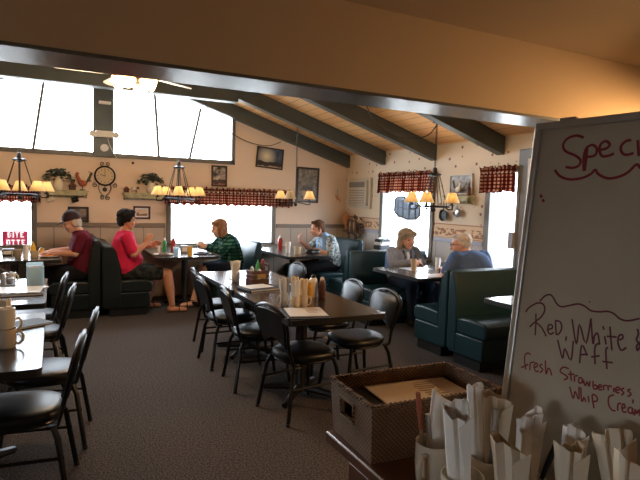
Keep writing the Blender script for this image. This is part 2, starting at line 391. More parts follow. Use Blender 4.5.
def thing(name, label, cat, loc=(0, 0, 0), rz=0, group=None):
    o = bpy.data.objects.new(name, None); C.objects.link(o); o.empty_display_size = .1
    o.location = loc; o.rotation_euler = (0, 0, R(rz)); return tag(o, label, cat, group)
def struct(o): o['kind'] = 'structure'; return o
def kids(o): return [c for c in bpy.data.objects if c.parent == o]
def dup(o, loc=None, rz=None, label=None, group=None, parent=None):
    c = o.copy(); C.objects.link(c)
    if loc is not None: c.location = loc
    if rz is not None: c.rotation_euler = (0, 0, R(rz))
    if label: c['label'] = label
    if group: c['group'] = group
    if parent: c.parent = parent
    for ch in kids(o): dup(ch, parent=c)
    return c
def remesh(mb, voxel, it=4, noise=0, nscale=.05):
    me = mb.mesh('tmp', 0); o = bpy.data.objects.new('tmp', me); C.objects.link(o)
    r = o.modifiers.new('r', 'REMESH'); r.mode = 'VOXEL'; r.voxel_size = voxel
    s = o.modifiers.new('s', 'SMOOTH'); s.factor = .5; s.iterations = it
    dg = bpy.context.evaluated_depsgraph_get(); dg.update()
    nm = bpy.data.meshes.new_from_object(o.evaluated_get(dg))
    bpy.data.objects.remove(o); bpy.data.meshes.remove(me)
    if noise:
        from mathutils import noise as N
        for v in nm.vertices:
            v.co += v.normal * noise * N.noise(V((v.co.x / nscale, v.co.y / nscale, v.co.z / (nscale * 3))))
    nm.polygons.foreach_set('use_smooth', [True] * len(nm.polygons))
    return nm
def meshobj(name, me, m, parent=None):
    o = bpy.data.objects.new(name, me); C.objects.link(o); me.name = name
    me.materials.clear(); me.materials.append(m)
    if parent: o.parent = parent
    return o
def superell(a, b, n=32, e=3.0, cx=0, cy=0):
    o = []
    for i in range(n):
        t = 2 * math.pi * i / n; c, s = math.cos(t), math.sin(t)
        o.append((cx + a * math.copysign(abs(c) ** (2 / e), c), cy + b * math.copysign(abs(s) ** (2 / e), s)))
    return o
def rrect(x0, y0, x1, y1, r, k=4):
    o = []
    for cx, cy, a in ((x1 - r, y1 - r, 0), (x0 + r, y1 - r, 90), (x0 + r, y0 + r, 180), (x1 - r, y0 + r, 270)):
        for i in range(k + 1):
            t = R(a + 90 * i / k); o.append((cx + r * math.cos(t), cy + r * math.sin(t)))
    return o

# ================================================================== THE SETTING
XR, XL, YB, YN, YH = 4.672, -3.37, 8.25, -2.6, 2.2
RX, SL = 0.65, 0.312                                   # ridge x, roof slope
def roof(x): return 2.33 + SL * (abs(XR - RX) - abs(x - RX))   # underside of the boards
struct(MB().span((XL - .2, YN - .2, -.1), (XR + .2, YB + .2, 0)).build('floor', M['carpet'], smooth=0))
struct(MB().span((-60, -60, -.4), (60, 80, -.25)).build('ground', M['concrete'], smooth=0))
# back wall with its two lower windows and the gable windows above
W = MB(); T = .15
def bw(x0, x1, z0, z1): W.span((x0, YB, z0), (x1, YB + T, z1))
bw(XL - .15, -1.9, 0, 2.065); bw(-1.9, -.22, 0, .76); bw(-1.9, -.22, 1.60, 2.065); bw(-.22, 1.56, 0, 2.065)
bw(1.56, 3.30, 0, .76); bw(1.56, 3.30, 1.62, 2.065); bw(3.30, XR + .15, 0, 2.065)
W.prism([(2.60, 2.065), (XR + .15, 2.065), (XR + .15, roof(XR + .15) + .05), (2.60, roof(2.6) + .05)], 1, YB, YB + T)
W.prism([(-1.30, 2.065), (XL - .15, 2.065), (XL - .15, roof(XL - .15) + .05), (-1.30, roof(-1.3) + .05)], 1, YB, YB + T)
struct(W.build('wall_back', M['peach'], smooth=0))
# right wall
W = MB()
def rw(y0, y1, z0, z1): W.span((XR, y0, z0), (XR + T, y1, z1))
rw(7.08, YB, 0, 2.6); rw(5.80, 7.08, 0, .74); rw(5.80, 7.08, 1.97, 2.6); rw(4.78, 5.80, 0, 2.6)
rw(4.33, 4.78, 0, .50); rw(4.33, 4.78, 1.97, 2.6); rw(YN - .15, 4.33, 0, 2.6)
struct(W.build('wall_right', M['paper'], smooth=0))
W = MB()
for a, b, c, d in ((YN - .15, -1.0, 0, 2.6), (-1.0, .1, 0, .95), (-1.0, .1, 1.6, 2.6), (.1, YB + T, 0, 2.6)): W.span((XL - .15, a, c), (XL, b, d))
struct(W.build('wall_left', M['plaster'], smooth=0))
struct(MB().span((XL, YN - .15, 0), (XR, YN, 2.6)).build('wall_near', M['plaster'], smooth=0))
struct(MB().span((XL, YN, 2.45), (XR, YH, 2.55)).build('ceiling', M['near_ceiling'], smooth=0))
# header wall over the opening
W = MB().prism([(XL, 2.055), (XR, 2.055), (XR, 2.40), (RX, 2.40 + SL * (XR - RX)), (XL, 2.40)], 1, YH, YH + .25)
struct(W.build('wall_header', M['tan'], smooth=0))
struct(MB().span((XL, YH - .004, 2.04), (XR, YH + .26, 2.055)).build('trim_1', M['soffit'], smooth=0))
# roof boards, rafters, collar beam
W = MB()
for s in (1, -1):
    xe = RX + s * (XR - RX + .16); W.prism([(RX, roof(RX)), (xe, roof(xe)), (xe, roof(xe) + .1), (RX, roof(RX) + .1)], 1, YH + .01, YB + T)
struct(W.build('ceiling', M['wood'], smooth=0))
for y0, y1 in ((8.14, 8.249), (7.02, 7.14), (5.78, 5.90), (4.56, 4.68), (3.34, 3.46)):
    W = MB()
    for s in (1, -1):
        xe = RX + s * (XR - RX - .001)
        W.prism([(RX, roof(RX)), (xe, roof(xe)), (xe, roof(xe) - .21), (RX, roof(RX) - .21)], 1, y0, y1)
    struct(W.build('ceiling_beam', M['beam'], bevel=.006, smooth=0))
struct(MB().span((RX - 1.6, 7.0, 2.825), (RX + 1.6, 7.16, 3.15)).build('ceiling_beam', M['beam'], bevel=.006, smooth=0))
struct(MB().span((RX - .1, YH + .26, 3.20), (RX + .1, YB, 3.45)).build('ceiling_beam', M['beam'], bevel=.006, smooth=0))
# wainscot, rails, border
W = MB()
for a, b, z1 in ((XL, -1.9, 1.06), (-1.9, -.22, .75), (-.22, 1.56, 1.06), (1.56, 3.30, .75), (3.30, XR, 1.06)): W.span((a, YB - .012, 0), (b, YB, z1))
struct(W.build('trim_2', M['wain'], smooth=0))
W = MB()
for a, b in ((-.195, 1.525), (3.335, XR - .02)): W.span((a, YB - .035, 1.055), (b, YB, 1.12))
struct(W.build('trim_3', M['rail'], bevel=.006, smooth=0))
W = MB()
for a, b, z1 in ((7.08, YB - .02, 1.03), (5.80, 7.08, .73), (4.78, 5.80, 1.03), (4.33, 4.78, .49)): W.span((XR - .012, a, 0), (XR, b, z1))
struct(W.build('trim_4', M['wain_grey'], smooth=0))
W = MB()
for a, b in ((7.12, YB - .04), (4.82, 5.75)): W.span((XR - .03, a, 1.03), (XR, b, 1.085))
struct(W.build('trim_5', M['rail_blue'], bevel=.005, smooth=0))
W = MB()
for a, b in ((7.13, YB - .04), (4.83, 5.74)): W.span((XR - .004, a, 1.09), (XR, b, 1.275))
struct(W.build('trim_6', M['border'], smooth=0))
struct(MB().span((XR - .02, 4.20, 0), (XR, 4.325, 2.165)).build('trim_7', M['frame'], bevel=.006, smooth=0))
W = MB().span((XR - .04, 3.20, 0), (XR, 3.30, 2.165)).span((XR - .04, 3.30, 2.06), (XR, 4.20, 2.165))
struct(W.build('trim_8', M['frame'], bevel=.006, smooth=0))
d = struct(MB().span((XR - .02, 3.30, .01), (XR, 4.20, 2.06)).build('door_1', M['ac'], smooth=0))
MB().lathe([(.012, 0), (.012, .04), (.03, .05), (.03, .075), (.0, .08)], 16, T=Matrix.Translation((XR - .02, 4.1, 1.0)) @ Matrix.Rotation(R(-90), 4, 'Y')).build('door_handle', M['steel'], d)
# windows
def window(n, frame, panes, mull=None):
    o = struct(frame.build('window_%d' % n, M['frame'], bevel=.004, smooth=0))
    panes.build('pane', M['glass'], o, smooth=0)
    if mull: mull.build('mullion', M['frame'], o, smooth=0)
    return o
def low_window(n, x0, x1, z0, z1):
    w = .05; f = MB()
    for a, b in (((x0 - .02, z0 - .03), (x0 + w, z1)), ((x1 - w, z0 - .03), (x1 + .02, z1)), ((x0, z0 - .03), (x1, z0 + .03)), ((x0, z1 - .04), (x1, z1 + .02))):
        f.span((a[0], YB - .03, a[1]), (b[0], YB + .1, b[1]))
    f.span((x0 - .06, YB - .07, z0 - .035), (x1 + .06, YB, z0))
    return window(n, f, MB().span((x0 + w, YB + .05, z0), (x1 - w, YB + .056, z1)))
win1 = low_window(1, -1.88, -.22, .78, 1.58); win2 = low_window(2, 1.56, 3.30, .78, 1.60)
def gable_window(n, s, mulls):
    xa, xb = RX + s * .13, RX + s * 1.95; zt = lambda x: roof(x) - .19
    f = MB()
    f.span((min(xa, xb), YB - .03, 2.06), (max(xa, xb), YB + .1, 2.125))
    f.prism([(xb, 2.06), (xb - s * .055, 2.06), (xb - s * .055, zt(xb) + .1), (xb, zt(xb) + .1)], 1, YB - .03, YB + .1)
    f.prism([(xa, zt(xa)), (xb, zt(xb)), (xb, zt(xb) + .24), (xa, zt(xa) + .24)], 1, YB + .001, YB + .1)
    p = MB().prism([(xa, 2.1), (xb, 2.1), (xb, zt(xb)), (xa, zt(xa))], 1, YB + .05, YB + .056)
    m = MB()
    for x0, z0, x1, z1 in mulls: m.prism([(x0 - .018, z0), (x0 + .018, z0), (x1 + .018, z1), (x1 - .018, z1)], 1, YB - .005, YB + .045)
    return window(n, f, p, m)
gable_window(3, -1, [(-.238, 2.11, -.09, 3.12), (-.66, 2.11, -.80, 2.9)])
gable_window(4, 1, [(1.426, 2.11, 1.355, 3.12), (1.885, 2.11, 2.05, 2.9)])
struct(MB().span((.515, YB - .05, 2.06), (.785, YB + .12, 3.45)).build('trim_9', M['beam'], bevel=.008, smooth=0))
def side_window(n, y0, y1, z0, z1):
    w = .05; f = MB()
    for a, b in (((y0 - .02, z0), (y0 + (w if n == 5 else .02), z1)), ((y1 - w, z0), (y1 + .03, z1)), ((y0, z0 - .03), (y1, z0 + .03)), ((y0, z1 - .04), (y1, z1 + .02))):
        f.span((XR - .03, a[0], a[1]), (XR + .1, b[0], b[1]))
    f.span((XR - .06, y0 - .03, z0 - .035), (XR, y1 + .03, z0))
    return window(n, f, MB().span((XR + .05, y0 + .02, z0), (XR + .056, y1 - w, z1)))
f = MB()
for a, b, c, d in ((-1.02, -.96, .93, 1.62), (.06, .12, .93, 1.62), (-.96, .06, .93, .99), (-.96, .06, 1.56, 1.62)): f.span((XL - .1, a, c), (XL + .03, b, d))
window(7, f, MB().span((XL - .06, -.96, .99), (XL - .055, .06, 1.56)))  # unseen window, added to brighten the whiteboard and near room
side_window(5, 5.80, 7.08, .76, 1.96); side_window(6, 4.31, 4.78, .52, 1.96)

# painted writing on the window glass, traced as loose strokes
def strokes(name, m, parent, lines, P, w=.012):
    b = MB()
    for L in lines: b.tube([P(*p) for p in L], w, 5)
    return b.build(name, m, parent)
def scrib(x0, z0, n, w, h):
    out = []
    for i in range(n):
        x = x0 + i * w / n; a = random.random()
        out.append([(x + .5 * w / n * math.cos(t) * (1 if a > .3 else .2), z0 + h * (.5 + .5 * math.sin(t + a))) for t in (k * .7 for k in range(8))])
    return out
strokes('painted_writing', M['greenpaint'], win2, scrib(1.68, 1.27, 6, .55, .10) + scrib(2.35, 1.23, 7, .48, .10) + [[(1.75, 1.25), (2.0, 1.17), (2.1, 1.2)], [(2.45, 1.2), (2.6, 1.15), (2.78, 1.16)]], lambda x, z: (x, YB + .045, z), .007)
strokes('painted_writing', M['greenpaint'], win1, scrib(-.95, 1.29, 7, .5, .06), lambda x, z: (x, YB + .045, z), .007)

# ================================================================== FURNITURE
# ---- booth benches: built facing +Y, seat front at y=0, back at y=depth, width along x
def bench(label, loc, rz, width, depth=.60, back_h=.93, m='green', group='booth benches', lean=.07, th=.135):
    t = thing('booth_bench', label, 'bench', loc, rz, group)
    w = width / 2
    MB().span((-w + .02, -depth + .09, 0), (w - .02, -.06, .10)).build('kick_board', M['kick'], t)
    MB().span((-w, -depth + .03, .10), (w, -.02, .30)).build('base', M[m], t, bevel=.012)
    b = MB(); prof = [(-.0, .30), (.015, .36), (.01, .425), (-.03, .455), (-.20, .462), (-depth + .13, .45), (-depth + .12, .30)]
    b.prism([(y, z) for y, z in prof], 0, -w + .004, w - .004); b.build('seat', M[m], t, bevel=.022, segs=3)
    b = MB(); y0 = -depth
    prof = [(y0 + th, .40), (y0 + th * .96, .60), (y0 + th * .8 - lean * .3, back_h - .07), (y0 + th * .68 - lean * .3, back_h - .015), (y0 + .05 - lean * .3, back_h), (y0 + .012, back_h - .015), (y0, back_h - .06), (y0, .12), (y0 + th, .12)]
    b.prism(prof, 0, -w - .004, w + .004); b.build('backrest', M[m], t, bevel=.018, segs=3)
    for s in (-1, 1):
        MB().tube([(s * (w + .002), y0 + th, .44), (s * (w + .002), y0 + th * .96, .60), (s * (w + .002), y0 + th * .8 - lean * .3, back_h - .07)], .006, 6).build('piping', M[m], t)
    return t
def F(rz):                                             # world direction the bench or chair faces
    return V((-math.sin(R(rz)), math.cos(R(rz)), 0))
# left booth: two benches back to back, the capped man's and the red shirted man's
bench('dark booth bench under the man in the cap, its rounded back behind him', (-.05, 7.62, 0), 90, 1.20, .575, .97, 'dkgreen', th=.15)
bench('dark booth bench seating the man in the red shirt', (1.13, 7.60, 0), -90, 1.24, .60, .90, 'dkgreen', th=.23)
bench('dark green booth bench under the woman in green plaid, back rising into the window', (1.98, 7.62, 0), 90, 1.20, .66, .93, 'green')
bench('green booth bench in the room corner behind the woman in light blue', (3.50, 7.55, 0), 90, 1.36, .72, .95, 'green')
bench('empty green booth bench facing the corner table, striped bag on it', (4.05, 6.52, 0), 0, 1.20, .55, .89, 'green')
bench('booth bench with dark back under the woman in the grey cardigan', (4.06, 5.40, 0), 180, 1.20, .58, .89, 'green')
bench('green booth bench seating the man in the blue shirt', (4.06, 4.55, 0), 0, 1.20, .53, .89, 'green')
bench('empty green booth bench nearest the whiteboard, back to back with the blue shirted man', (4.06, 3.50, 0), 180, 1.20, .51, .89, 'green')

# ---- tables
def star_base(t, xs, ys, r=.32, z=.72, col=.045):
    b = MB().lathe([(col + .012, .045), (col, .08), (col, z), (col + .05, z), (col + .05, z + .004)], 20, (xs, ys, 0)); b.build('pedestal', M['black'], t)
    for k in range(4):
        a = R(45 + 90 * k); c, s = math.cos(a), math.sin(a)
        MB().tube([(xs + c * .02, ys + s * .02, .075), (xs + c * r * .5, ys + s * r * .5, .06), (xs + c * r, ys + s * r, .033)], [.034, .03, .022], 8).build('foot', M['black'], t)
def table(label, x0, y0, x1, y1, m='table', group='dining tables', peds=None, r=.03, wall_leg=False, name='dining_table', cat='table'):
    cx, cy = (x0 + x1) / 2, (y0 + y1) / 2
    t = thing(name, label, cat, (cx, cy, 0), 0, group)
    o = rrect(x0 - cx, y0 - cy, x1 - cx, y1 - cy, r)
    b = MB().pad(o, [(.0, .712), (.0, .7485)]); top = b.build('tabletop', M['edge'], t)
    MB().pad(o, [(.002, .7485), (.002, .7505)]).build('laminate_top', M[m], top)
    for px, py in (peds or [(0, 0)]): star_base(t, px, py)
    return t
table('brown laminate table nearest in the left foreground, beige mugs on it', -.83, 2.60, -.05, 3.84, group=None)
table('brown laminate table second from the left foreground, papers and a clear dispenser on it', -.83, 4.16, -.05, 5.40, group=None)
table('long table half in the middle of the room carrying the creamer caddy', 1.352, 3.07, 2.105, 4.265, peds=[(-.01, 0)], group='two tables pushed end to end')
table('long table half in the middle of the room carrying the wooden condiment crate', 1.352, 4.27, 2.105, 5.46, peds=[(-.01, .07)], group='two tables pushed end to end')
table('booth table in front of the man in the cap by the left window', -.95, 6.85, .09, 8.20, 'table_grey', group='booth tables', peds=[(0, -.1)])
table('booth table between the man in red and the woman in green plaid', 1.17, 6.86, 1.99, 8.18, 'table_grey', group='booth tables', peds=[(.05, -.15)])
table('booth table under the corner of the big window, black purse on it', 2.86, 6.62, 3.52, 8.18, 'table_grey', group='booth tables', peds=[(.05, -.1)])
table('booth table between the grey haired couple by the right wall', 3.40, 4.40, 4.63, 5.32, 'table_grey', group='booth tables', peds=[(.1, 0)])
table('booth table jutting out beside the whiteboard edge', 3.24, 2.40, 4.63, 3.32, 'table_grey', group='booth tables', peds=[(.1, 0)])

# ---- stacking dining chairs, facing +Y
def chair_root():
    t = thing('dining_chair', 'x', 'chair')
    n = 36; out = []
    for i in range(n):
        a = 2 * math.pi * i / n; c, s = math.cos(a), math.sin(a)
        x = math.copysign(abs(c) ** .72, c); y = math.copysign(abs(s) ** .72, s)
        out.append((x * (.205 + .022 * y), y * .215 + .01))
    MB().pad(out, [(.03, .405), (.006, .412), (0, .43), (.004, .448), (.018, .460), (.05, .468), (.12, .473), (.2, .474)]).build('seat', M['vinyl'], t)
    MB().tube([(p[0] * .88, p[1] * .88, .398) for p in out], .010, 8, True).build('seat_frame', M['chair_metal'], t)
    rec = R(15); O = V((0, -.195, .445))
    def bk(x, s, d=0): return O + V((x, -s * math.sin(rec) - d * math.cos(rec), s * math.cos(rec) - d * math.sin(rec)))
    def width(s):                                       # balloon back: narrow waist, broad shoulders, round top
        k = [(0, .176), (.06, .166), (.12, .174), (.20, .198), (.27, .208), (.32, .188), (.355, .125), (.372, .05), (.376, 0)]
        for (a, wa), (b, wb_) in zip(k, k[1:]):
            if a <= s <= b: return wa + (wb_ - wa) * (s - a) / (b - a)
        return 0
    ss = [.0, .03, .06, .09, .12, .16, .20, .24, .27, .30, .325, .345, .36, .370, .376]
    fr = [tuple(bk(-width(s), s)) for s in ss] + [tuple(bk(width(s), s)) for s in reversed(ss[:-1])]
    lower = [(-.170, -.135, .395), (-.178, -.185, .405)]
    MB().tube(lower + fr + [(.178, -.185, .405), (.170, -.135, .395)], .0125, 8).build('back_frame', M['chair_metal'], t)
    # upholstered pad inside the frame, arched lower edge
    po = []
    for s in [.075, .10, .14, .18, .22, .26, .29, .315, .333, .345]: po.append((width(s) - .016, s))
    po = po + [(width(.345) * .35, .352), (0, .354), (-width(.345) * .35, .352)] + [(-x, s) for x, s in reversed(po)]
    po += [(-.085, .105), (-.04, .125), (0, .13), (.04, .125), (.085, .105)]
    vs = []
    for lay, (k, dd) in enumerate(((.93, -.022), (1, -.012), (1, .006), (.95, .016))):
        for x, s in po: vs.append(tuple(bk(x * k, .21 + (s - .21) * k, dd)))
    b = MB(); q = len(po); fs = []
    for l in range(3):
        for i in range(q): fs.append((l * q + i, l * q + (i + 1) % q, (l + 1) * q + (i + 1) % q, (l + 1) * q + i))
    fs += [tuple(range(q - 1, -1, -1)), tuple(range(3 * q, 4 * q))]
    b.add(vs, fs); b.build('backrest', M['vinyl'], t)
    MB().tube([bk(-.05, .365), bk(-.03, .345), bk(.03, .345), bk(.05, .365)], .008, 6).build('hand_grip', M['chair_metal'], t)
    for s in (-1, 1):
        for nm, pts in (('leg', [(s * .155, -.155, .40), (s * .176, -.185, .33), (s * .212, -.235, .0)]), ('leg', [(s * .165, .165, .40), (s * .185, .185, .33), (s * .215, .225, .0)])):
            l = MB().tube(pts, .0145, 8).build(nm, M['chair_metal'], t)
            MB().lathe([(.016, 0), (.016, .018), (.013, .022)], 10, (pts[-1][0], pts[-1][1], 0)).build('rubber_cap', M['edge'], l)
        MB().tube([(s * .189, -.216, .235), (s * .195, .197, .235)], .009, 8).build('stretcher', M['chair_metal'], t)
    return t
CH = [  # back-top x, y, facing, label
    (-.15, 3.00, 83, 'black vinyl chair nearest the left foreground, at the table with the mugs'),
    (-.045, 3.61, 83, 'second black vinyl chair from the left foreground, seat shining under the mug table corner'),
    (-.14, 4.66, 83, 'black vinyl chair third from the left foreground, at the table with the papers'),
    (-.18, 5.33, 83, 'black vinyl chair farthest from the left foreground, beyond the paper covered table'),
    (1.605, 3.42, -81, 'black chair with rounded back turned to us at the near left of the long table'),
    (1.515, 4.10, -90, 'second black chair along the aisle side of the long table'),
    (1.47, 4.72, -90, 'third black chair along the aisle side of the long table'),
    (1.55, 5.30, -90, 'farthest black chair along the aisle side of the long table'),
    (2.20, 3.62, 90, 'black chair at the near far-side corner of the long table, back facing us'),
    (2.21, 4.20, 90, 'second black chair on the booth side of the long table, round back above it'),
    (2.25, 5.52, 90, 'black chair on the booth side of the long table seen behind the creamer caddy'),
]
c0 = chair_root()
for i, (x, y, rz, lab) in enumerate(CH):
    if i == 0:
        o = c0; o.location = (x, y, 0); o.rotation_euler = (0, 0, R(rz)); o['label'] = lab; o['group'] = 'black dining chairs'
    else:
        o = dup(c0, (x, y, 0), rz + ((3, -4, 2, -3)[i % 4] if i > 4 else 0), lab, 'black dining chairs')

# ---- ceiling fan with a lit three-shade light
t = thing('ceiling_fan', 'ceiling fan with pale blades and glaring lit glass shades under the header', 'fan', (.65, 5.0, 0))
MB().lathe([(.05, 3.20), (.05, 3.16), (.014, 3.14), (.014, 2.72)], 16).build('rod', M['iron'], t)
MB().lathe([(.02, 2.74), (.09, 2.71), (.12, 2.66), (.12, 2.58), (.07, 2.555), (.05, 2.54), (.05, 2.50), (.02, 2.49)], 24).build('motor', M['beam'], t)
for k in range(5):
    b = MB(); a = R(32 + 72 * k); Tm = Matrix.Translation((0, 0, 2.60)) @ Matrix.Rotation(a, 4, 'Z') @ Matrix.Rotation(R(12), 4, 'X')
    b.pad(rrect(.20, -.065, .66, .065, .05), [(0, -.004), (0, .004)], T=Tm); bl = b.build('blade', M['white_paint'], t)
    MB().span((.09, -.02, -.012), (.26, .02, -.004), T=Tm).build('blade_arm', M['steel'], bl)
for k in range(4):
    a = R(63 + 90 * k); Tm = Matrix.Translation((.05 * math.cos(a), .05 * math.sin(a), 2.55)) @ Matrix.Rotation(a, 4, 'Z') @ Matrix.Rotation(R(108), 4, 'Y')
    g = MB().lathe([(.022, 0), (.032, .03), (.05, .06), (.056, .09), (.072, .125), (.064, .125), (.036, .05), (.0, .02)], 16, T=Tm).build('glass_shade', M['fanlight'], t)
    p = bpy.data.lights.new('fan_lamp', 'POINT'); p.energy = FAN_W; p.color = (1, .78, .52); p.shadow_soft_size = .06
    po = bpy.data.objects.new('fan_lamp', p); C.objects.link(po); po.parent = t; po.location = (.27 * math.cos(a), .27 * math.sin(a), 2.40)

# ---- chandeliers: black ring, six cloth shades, rods to a top disc, chain
def chandelier(label, x, y, arms, rad, top, on=None, rot=0, rods=True, energy=1.0):
    t = thing('chandelier', label, 'chandelier', (x, y, 0), rot, 'wrought iron chandeliers')
    zr = 1.50; zt = roof(x) - (.0)
    if rods:
        MB().lathe([(.014, top - .05), (.075, top - .03), (.08, top - .015), (.03, top), (.02, top + .06), (.0, top + .07)], 18).build('top_disc', M['iron'], t)
        MB().tube([(0, 0, top - .03), (0, 0, zr - .03)], .011, 8).build('centre_rod', M['iron'], t)
        for k in range(6):
            a = R(60 * k + 30); MB().tube([(.06 * math.cos(a), .06 * math.sin(a), top - .03), (rad * .62 * math.cos(a), rad * .62 * math.sin(a), zr)], .005, 6).build('rod', M['iron'], t)
        MB().tube([(rad * .7 * math.cos(R(12 * k)), rad * .7 * math.sin(R(12 * k)), zr) for k in range(30)], .012, 8, True).build('ring', M['iron'], t)
    else:
        MB().tube([(0, 0, top), (0, 0, zr - .03)], .009, 8).build('centre_rod', M['iron'], t)
    MB().sph((0, 0, zr - .04), .028).build('finial', M['iron'], t)
    b = MB(); z = top + (.06 if rods else 0); i = 0
    while z < zt - .01:
        pts = [(.011 * math.cos(a) * (1 if i % 2 else 0), .011 * math.cos(a) * (0 if i % 2 else 1), z + .018 + .02 * math.sin(a)) for a in (2 * math.pi * k / 10 for k in range(10))]
        b.tube(pts, .0035, 5, True); z += .03; i += 1
    b.build('chain', M['iron'], t)
    MB().lathe([(.0, zt - .035), (.05, zt - .03), (.055, zt - .002)], 16).build('ceiling_rose', M['iron'], t)
    for k, a in enumerate(arms):
        a = R(a); c, s = math.cos(a), math.sin(a); q = lambda r, z: (r * c, r * s, z)
        ar = MB().tube([q(.01 if not rods else rad * .6, zr), q(rad * .85, zr - .035), q(rad * 1.05, zr - .03), q(rad * 1.06, zr + .01), q(rad, zr + .02)], .008, 6).build('arm', M['iron'], t)
        MB().lathe([(.03, zr + .015), (.032, zr + .022), (.012, zr + .026), (.012, zr + .07)], 12, q(rad, 0)).build('candle_cup', M['iron'], ar)
        sh = MB().lathe([(.092, zr + .045), (.060, zr + .115), (.042, zr + .165), (.0405, zr + .165), (.058, zr + .115), (.090, zr + .045)], 20, q(rad, 0)).build('lamp_shade', M['shade'], t)
        lit = on is None or k in on
        MB().sph(q(rad, zr + .10), (.018, .018, .028), 10, 6).build('bulb', M['bulb'] if lit else M['white'], ar)
        if lit:
            p = bpy.data.lights.new('candle_lamp', 'POINT'); p.energy = CHANDELIER_W * energy; p.color = (1, .84, .58); p.shadow_soft_size = .022
            po = bpy.data.objects.new('candle_lamp', p); C.objects.link(po); po.parent = t; po.location = q(rad, zr + .10)
    return t
five = lambda al, first: [first + 72 * k - al for k in range(5)]
chandelier('five shade iron chandelier hanging at the left edge, over the capped man\'s table', -.36, 7.40, five(-3, 90), .31, 1.94)
chandelier('five shade iron chandelier hanging over the table of the man in red', 1.555, 7.45, five(12, -90), .29, 1.95)
chandelier('smaller iron chandelier with three shades on a long chain over the corner table', 3.31, 7.40, [136, -134, -59], .25, 2.0, on=(0, 2), rods=False, energy=1.3)
chandelier('five shade iron chandelier in front of the right wall over the grey haired couple', 4.07, 5.06, five(39, 180), .26, 1.90, energy=1.6)

# hanging cords
def cord(label, pts, r=.006, m='edge', name='lamp_cord', cat='cord'):
    P = [V(p) for p in pts]; out = []
    for i in range(len(P) - 1):
        p0, p1, p2, p3 = P[max(i - 1, 0)], P[i], P[i + 1], P[min(i + 2, len(P) - 1)]
        for k in range(6):
            u = k / 6; out.append(.5 * ((2 * p1) + (-p0 + p2) * u + (2 * p0 - 5 * p1 + 4 * p2 - p3) * u * u + (-p0 + 3 * p1 - 3 * p2 + p3) * u ** 3))
    out.append(P[-1]); return tag(MB().tube([tuple(p) for p in out], r, 6).build(name, M[m]), label, cat)
cord('black lamp cord swagging below the rafters toward the right chandelier', [(3.02, 5.06, 2.83), (3.08, 5.06, 2.60), (3.22, 5.06, 2.41), (3.46, 5.06, 2.29), (3.72, 5.06, 2.275), (3.95, 5.06, 2.34), (4.08, 5.06, 2.48)])
cord('thin dark cord drooping across the gable window to the landscape picture', [(2.0, 8.10, 3.16), (2.12, 8.11, 2.88), (2.28, 8.13, 2.68), (2.55, 8.16, 2.53), (2.85, 8.17, 2.42), (3.15, 8.17, 2.40), (3.36, 8.17, 2.475)])

# pendant lamp of the near room, out of the picture, that lights the header
t = thing('pendant_lamp', 'brass pendant lamp of the near room beyond the whiteboard', 'lamp', (3.5, 1.55, 0))
MB().tube([(0, 0, 2.45), (0, 0, 2.18)], .008, 8).build('stem', M['gold'], t)
MB().lathe([(.03, 2.2), (.06, 2.17), (.17, 2.02), (.165, 2.02), (.055, 2.16), (.0, 2.18)], 24).build('lamp_shade', M['gold'], t)
MB().sph((0, 0, 2.07), .045).build('bulb', M['bulb'], t)
p = bpy.data.lights.new('pendant_bulb', 'POINT'); p.energy = PENDANT_W; p.color = (1, .59, .27); p.shadow_soft_size = .08
po = bpy.data.objects.new('pendant_bulb', p); C.objects.link(po); po.parent = t; po.location = (0, 0, 1.98)

# ================================================================== WALL THINGS
# ---- ruffled plaid valances
def valance(label, axis, a, b, z0, z1, amp=.022, n=26, group='red plaid window valances'):
    """axis 0: along x on the back wall; axis 1: along y on the right wall"""
    L = b - a; N = n * 8; rows = [z1 + .025, z1, z1 - .035, z1 - .05, z1 - .10, (z0 + z1) / 2, z0 + .05, z0]
    t = thing('window_valance', label, 'valance', (0, 0, 0), 0, group)
    MB().tube([((a - .01, YB - .05, z1 - .042) if axis == 0 else (XR - .05, a - .01, z1 - .042)), ((b + .01, YB - .05, z1 - .042) if axis == 0 else (XR - .05, b + .01, z1 - .042))], .010, 8).build('curtain_rod', M['white_paint'], t)
    m = MB(); m.uv = []; ph = random.random() * 6
    for side in (0, 1):
        for ri, z in enumerate(rows):
            for i in range(N + 1):
                u = i / N; am = amp * (1.3 if ri in (0, 7) else .55 if ri in (2, 3) else .9)
                w = math.sin(2 * math.pi * n * u + ph + .8 * math.sin(9 * u)) + .4 * math.sin(2 * math.pi * n * 1.7 * u + ri * .35)
                dd = .062 + am * w - side * .002
                zz = z + (.013 * math.sin(2 * math.pi * n * u * .6 + 1.5 + ph) if ri == 7 else (.016 * math.sin(2 * math.pi * n * u * .8) + .008 * math.sin(2 * math.pi * n * u * 1.9)) if ri == 0 else 0)
                m.v.append((a + u * L, YB - dd, zz) if axis == 0 else (XR - dd, a + u * L, zz)); m.uv.append((u * L * 1.35, z))
    S = len(rows) * (N + 1)
    for side in (0, 1):
        for r in range(len(rows) - 1):
            for i in range(N):
                q = side * S + r * (N + 1) + i
                m.f.append((q, q + 1, q + N + 2, q + N + 1) if side == 0 else (q, q + N + 1, q + N + 2, q + 1))
    for i in range(N):
        m.f.append((i, S + i, S + i + 1, i + 1)); k = (len(rows) - 1) * (N + 1) + i; m.f.append((k, k + 1, S + k + 1, S + k))
    for r in range(len(rows) - 1):
        for c in (0, N):
            k = r * (N + 1) + c; m.f.append((k, k + N + 1, S + k + N + 1, S + k))
    m.build('ruffled_cloth', M['plaid'], t, smooth=60)
valance('red plaid ruffled valance over the window at the left edge', 0, -1.95, -.15, 1.395, 1.595, n=24)
valance('longest red plaid ruffled valance, over the middle window of the far wall', 0, 1.50, 3.60, 1.405, 1.655, n=30)
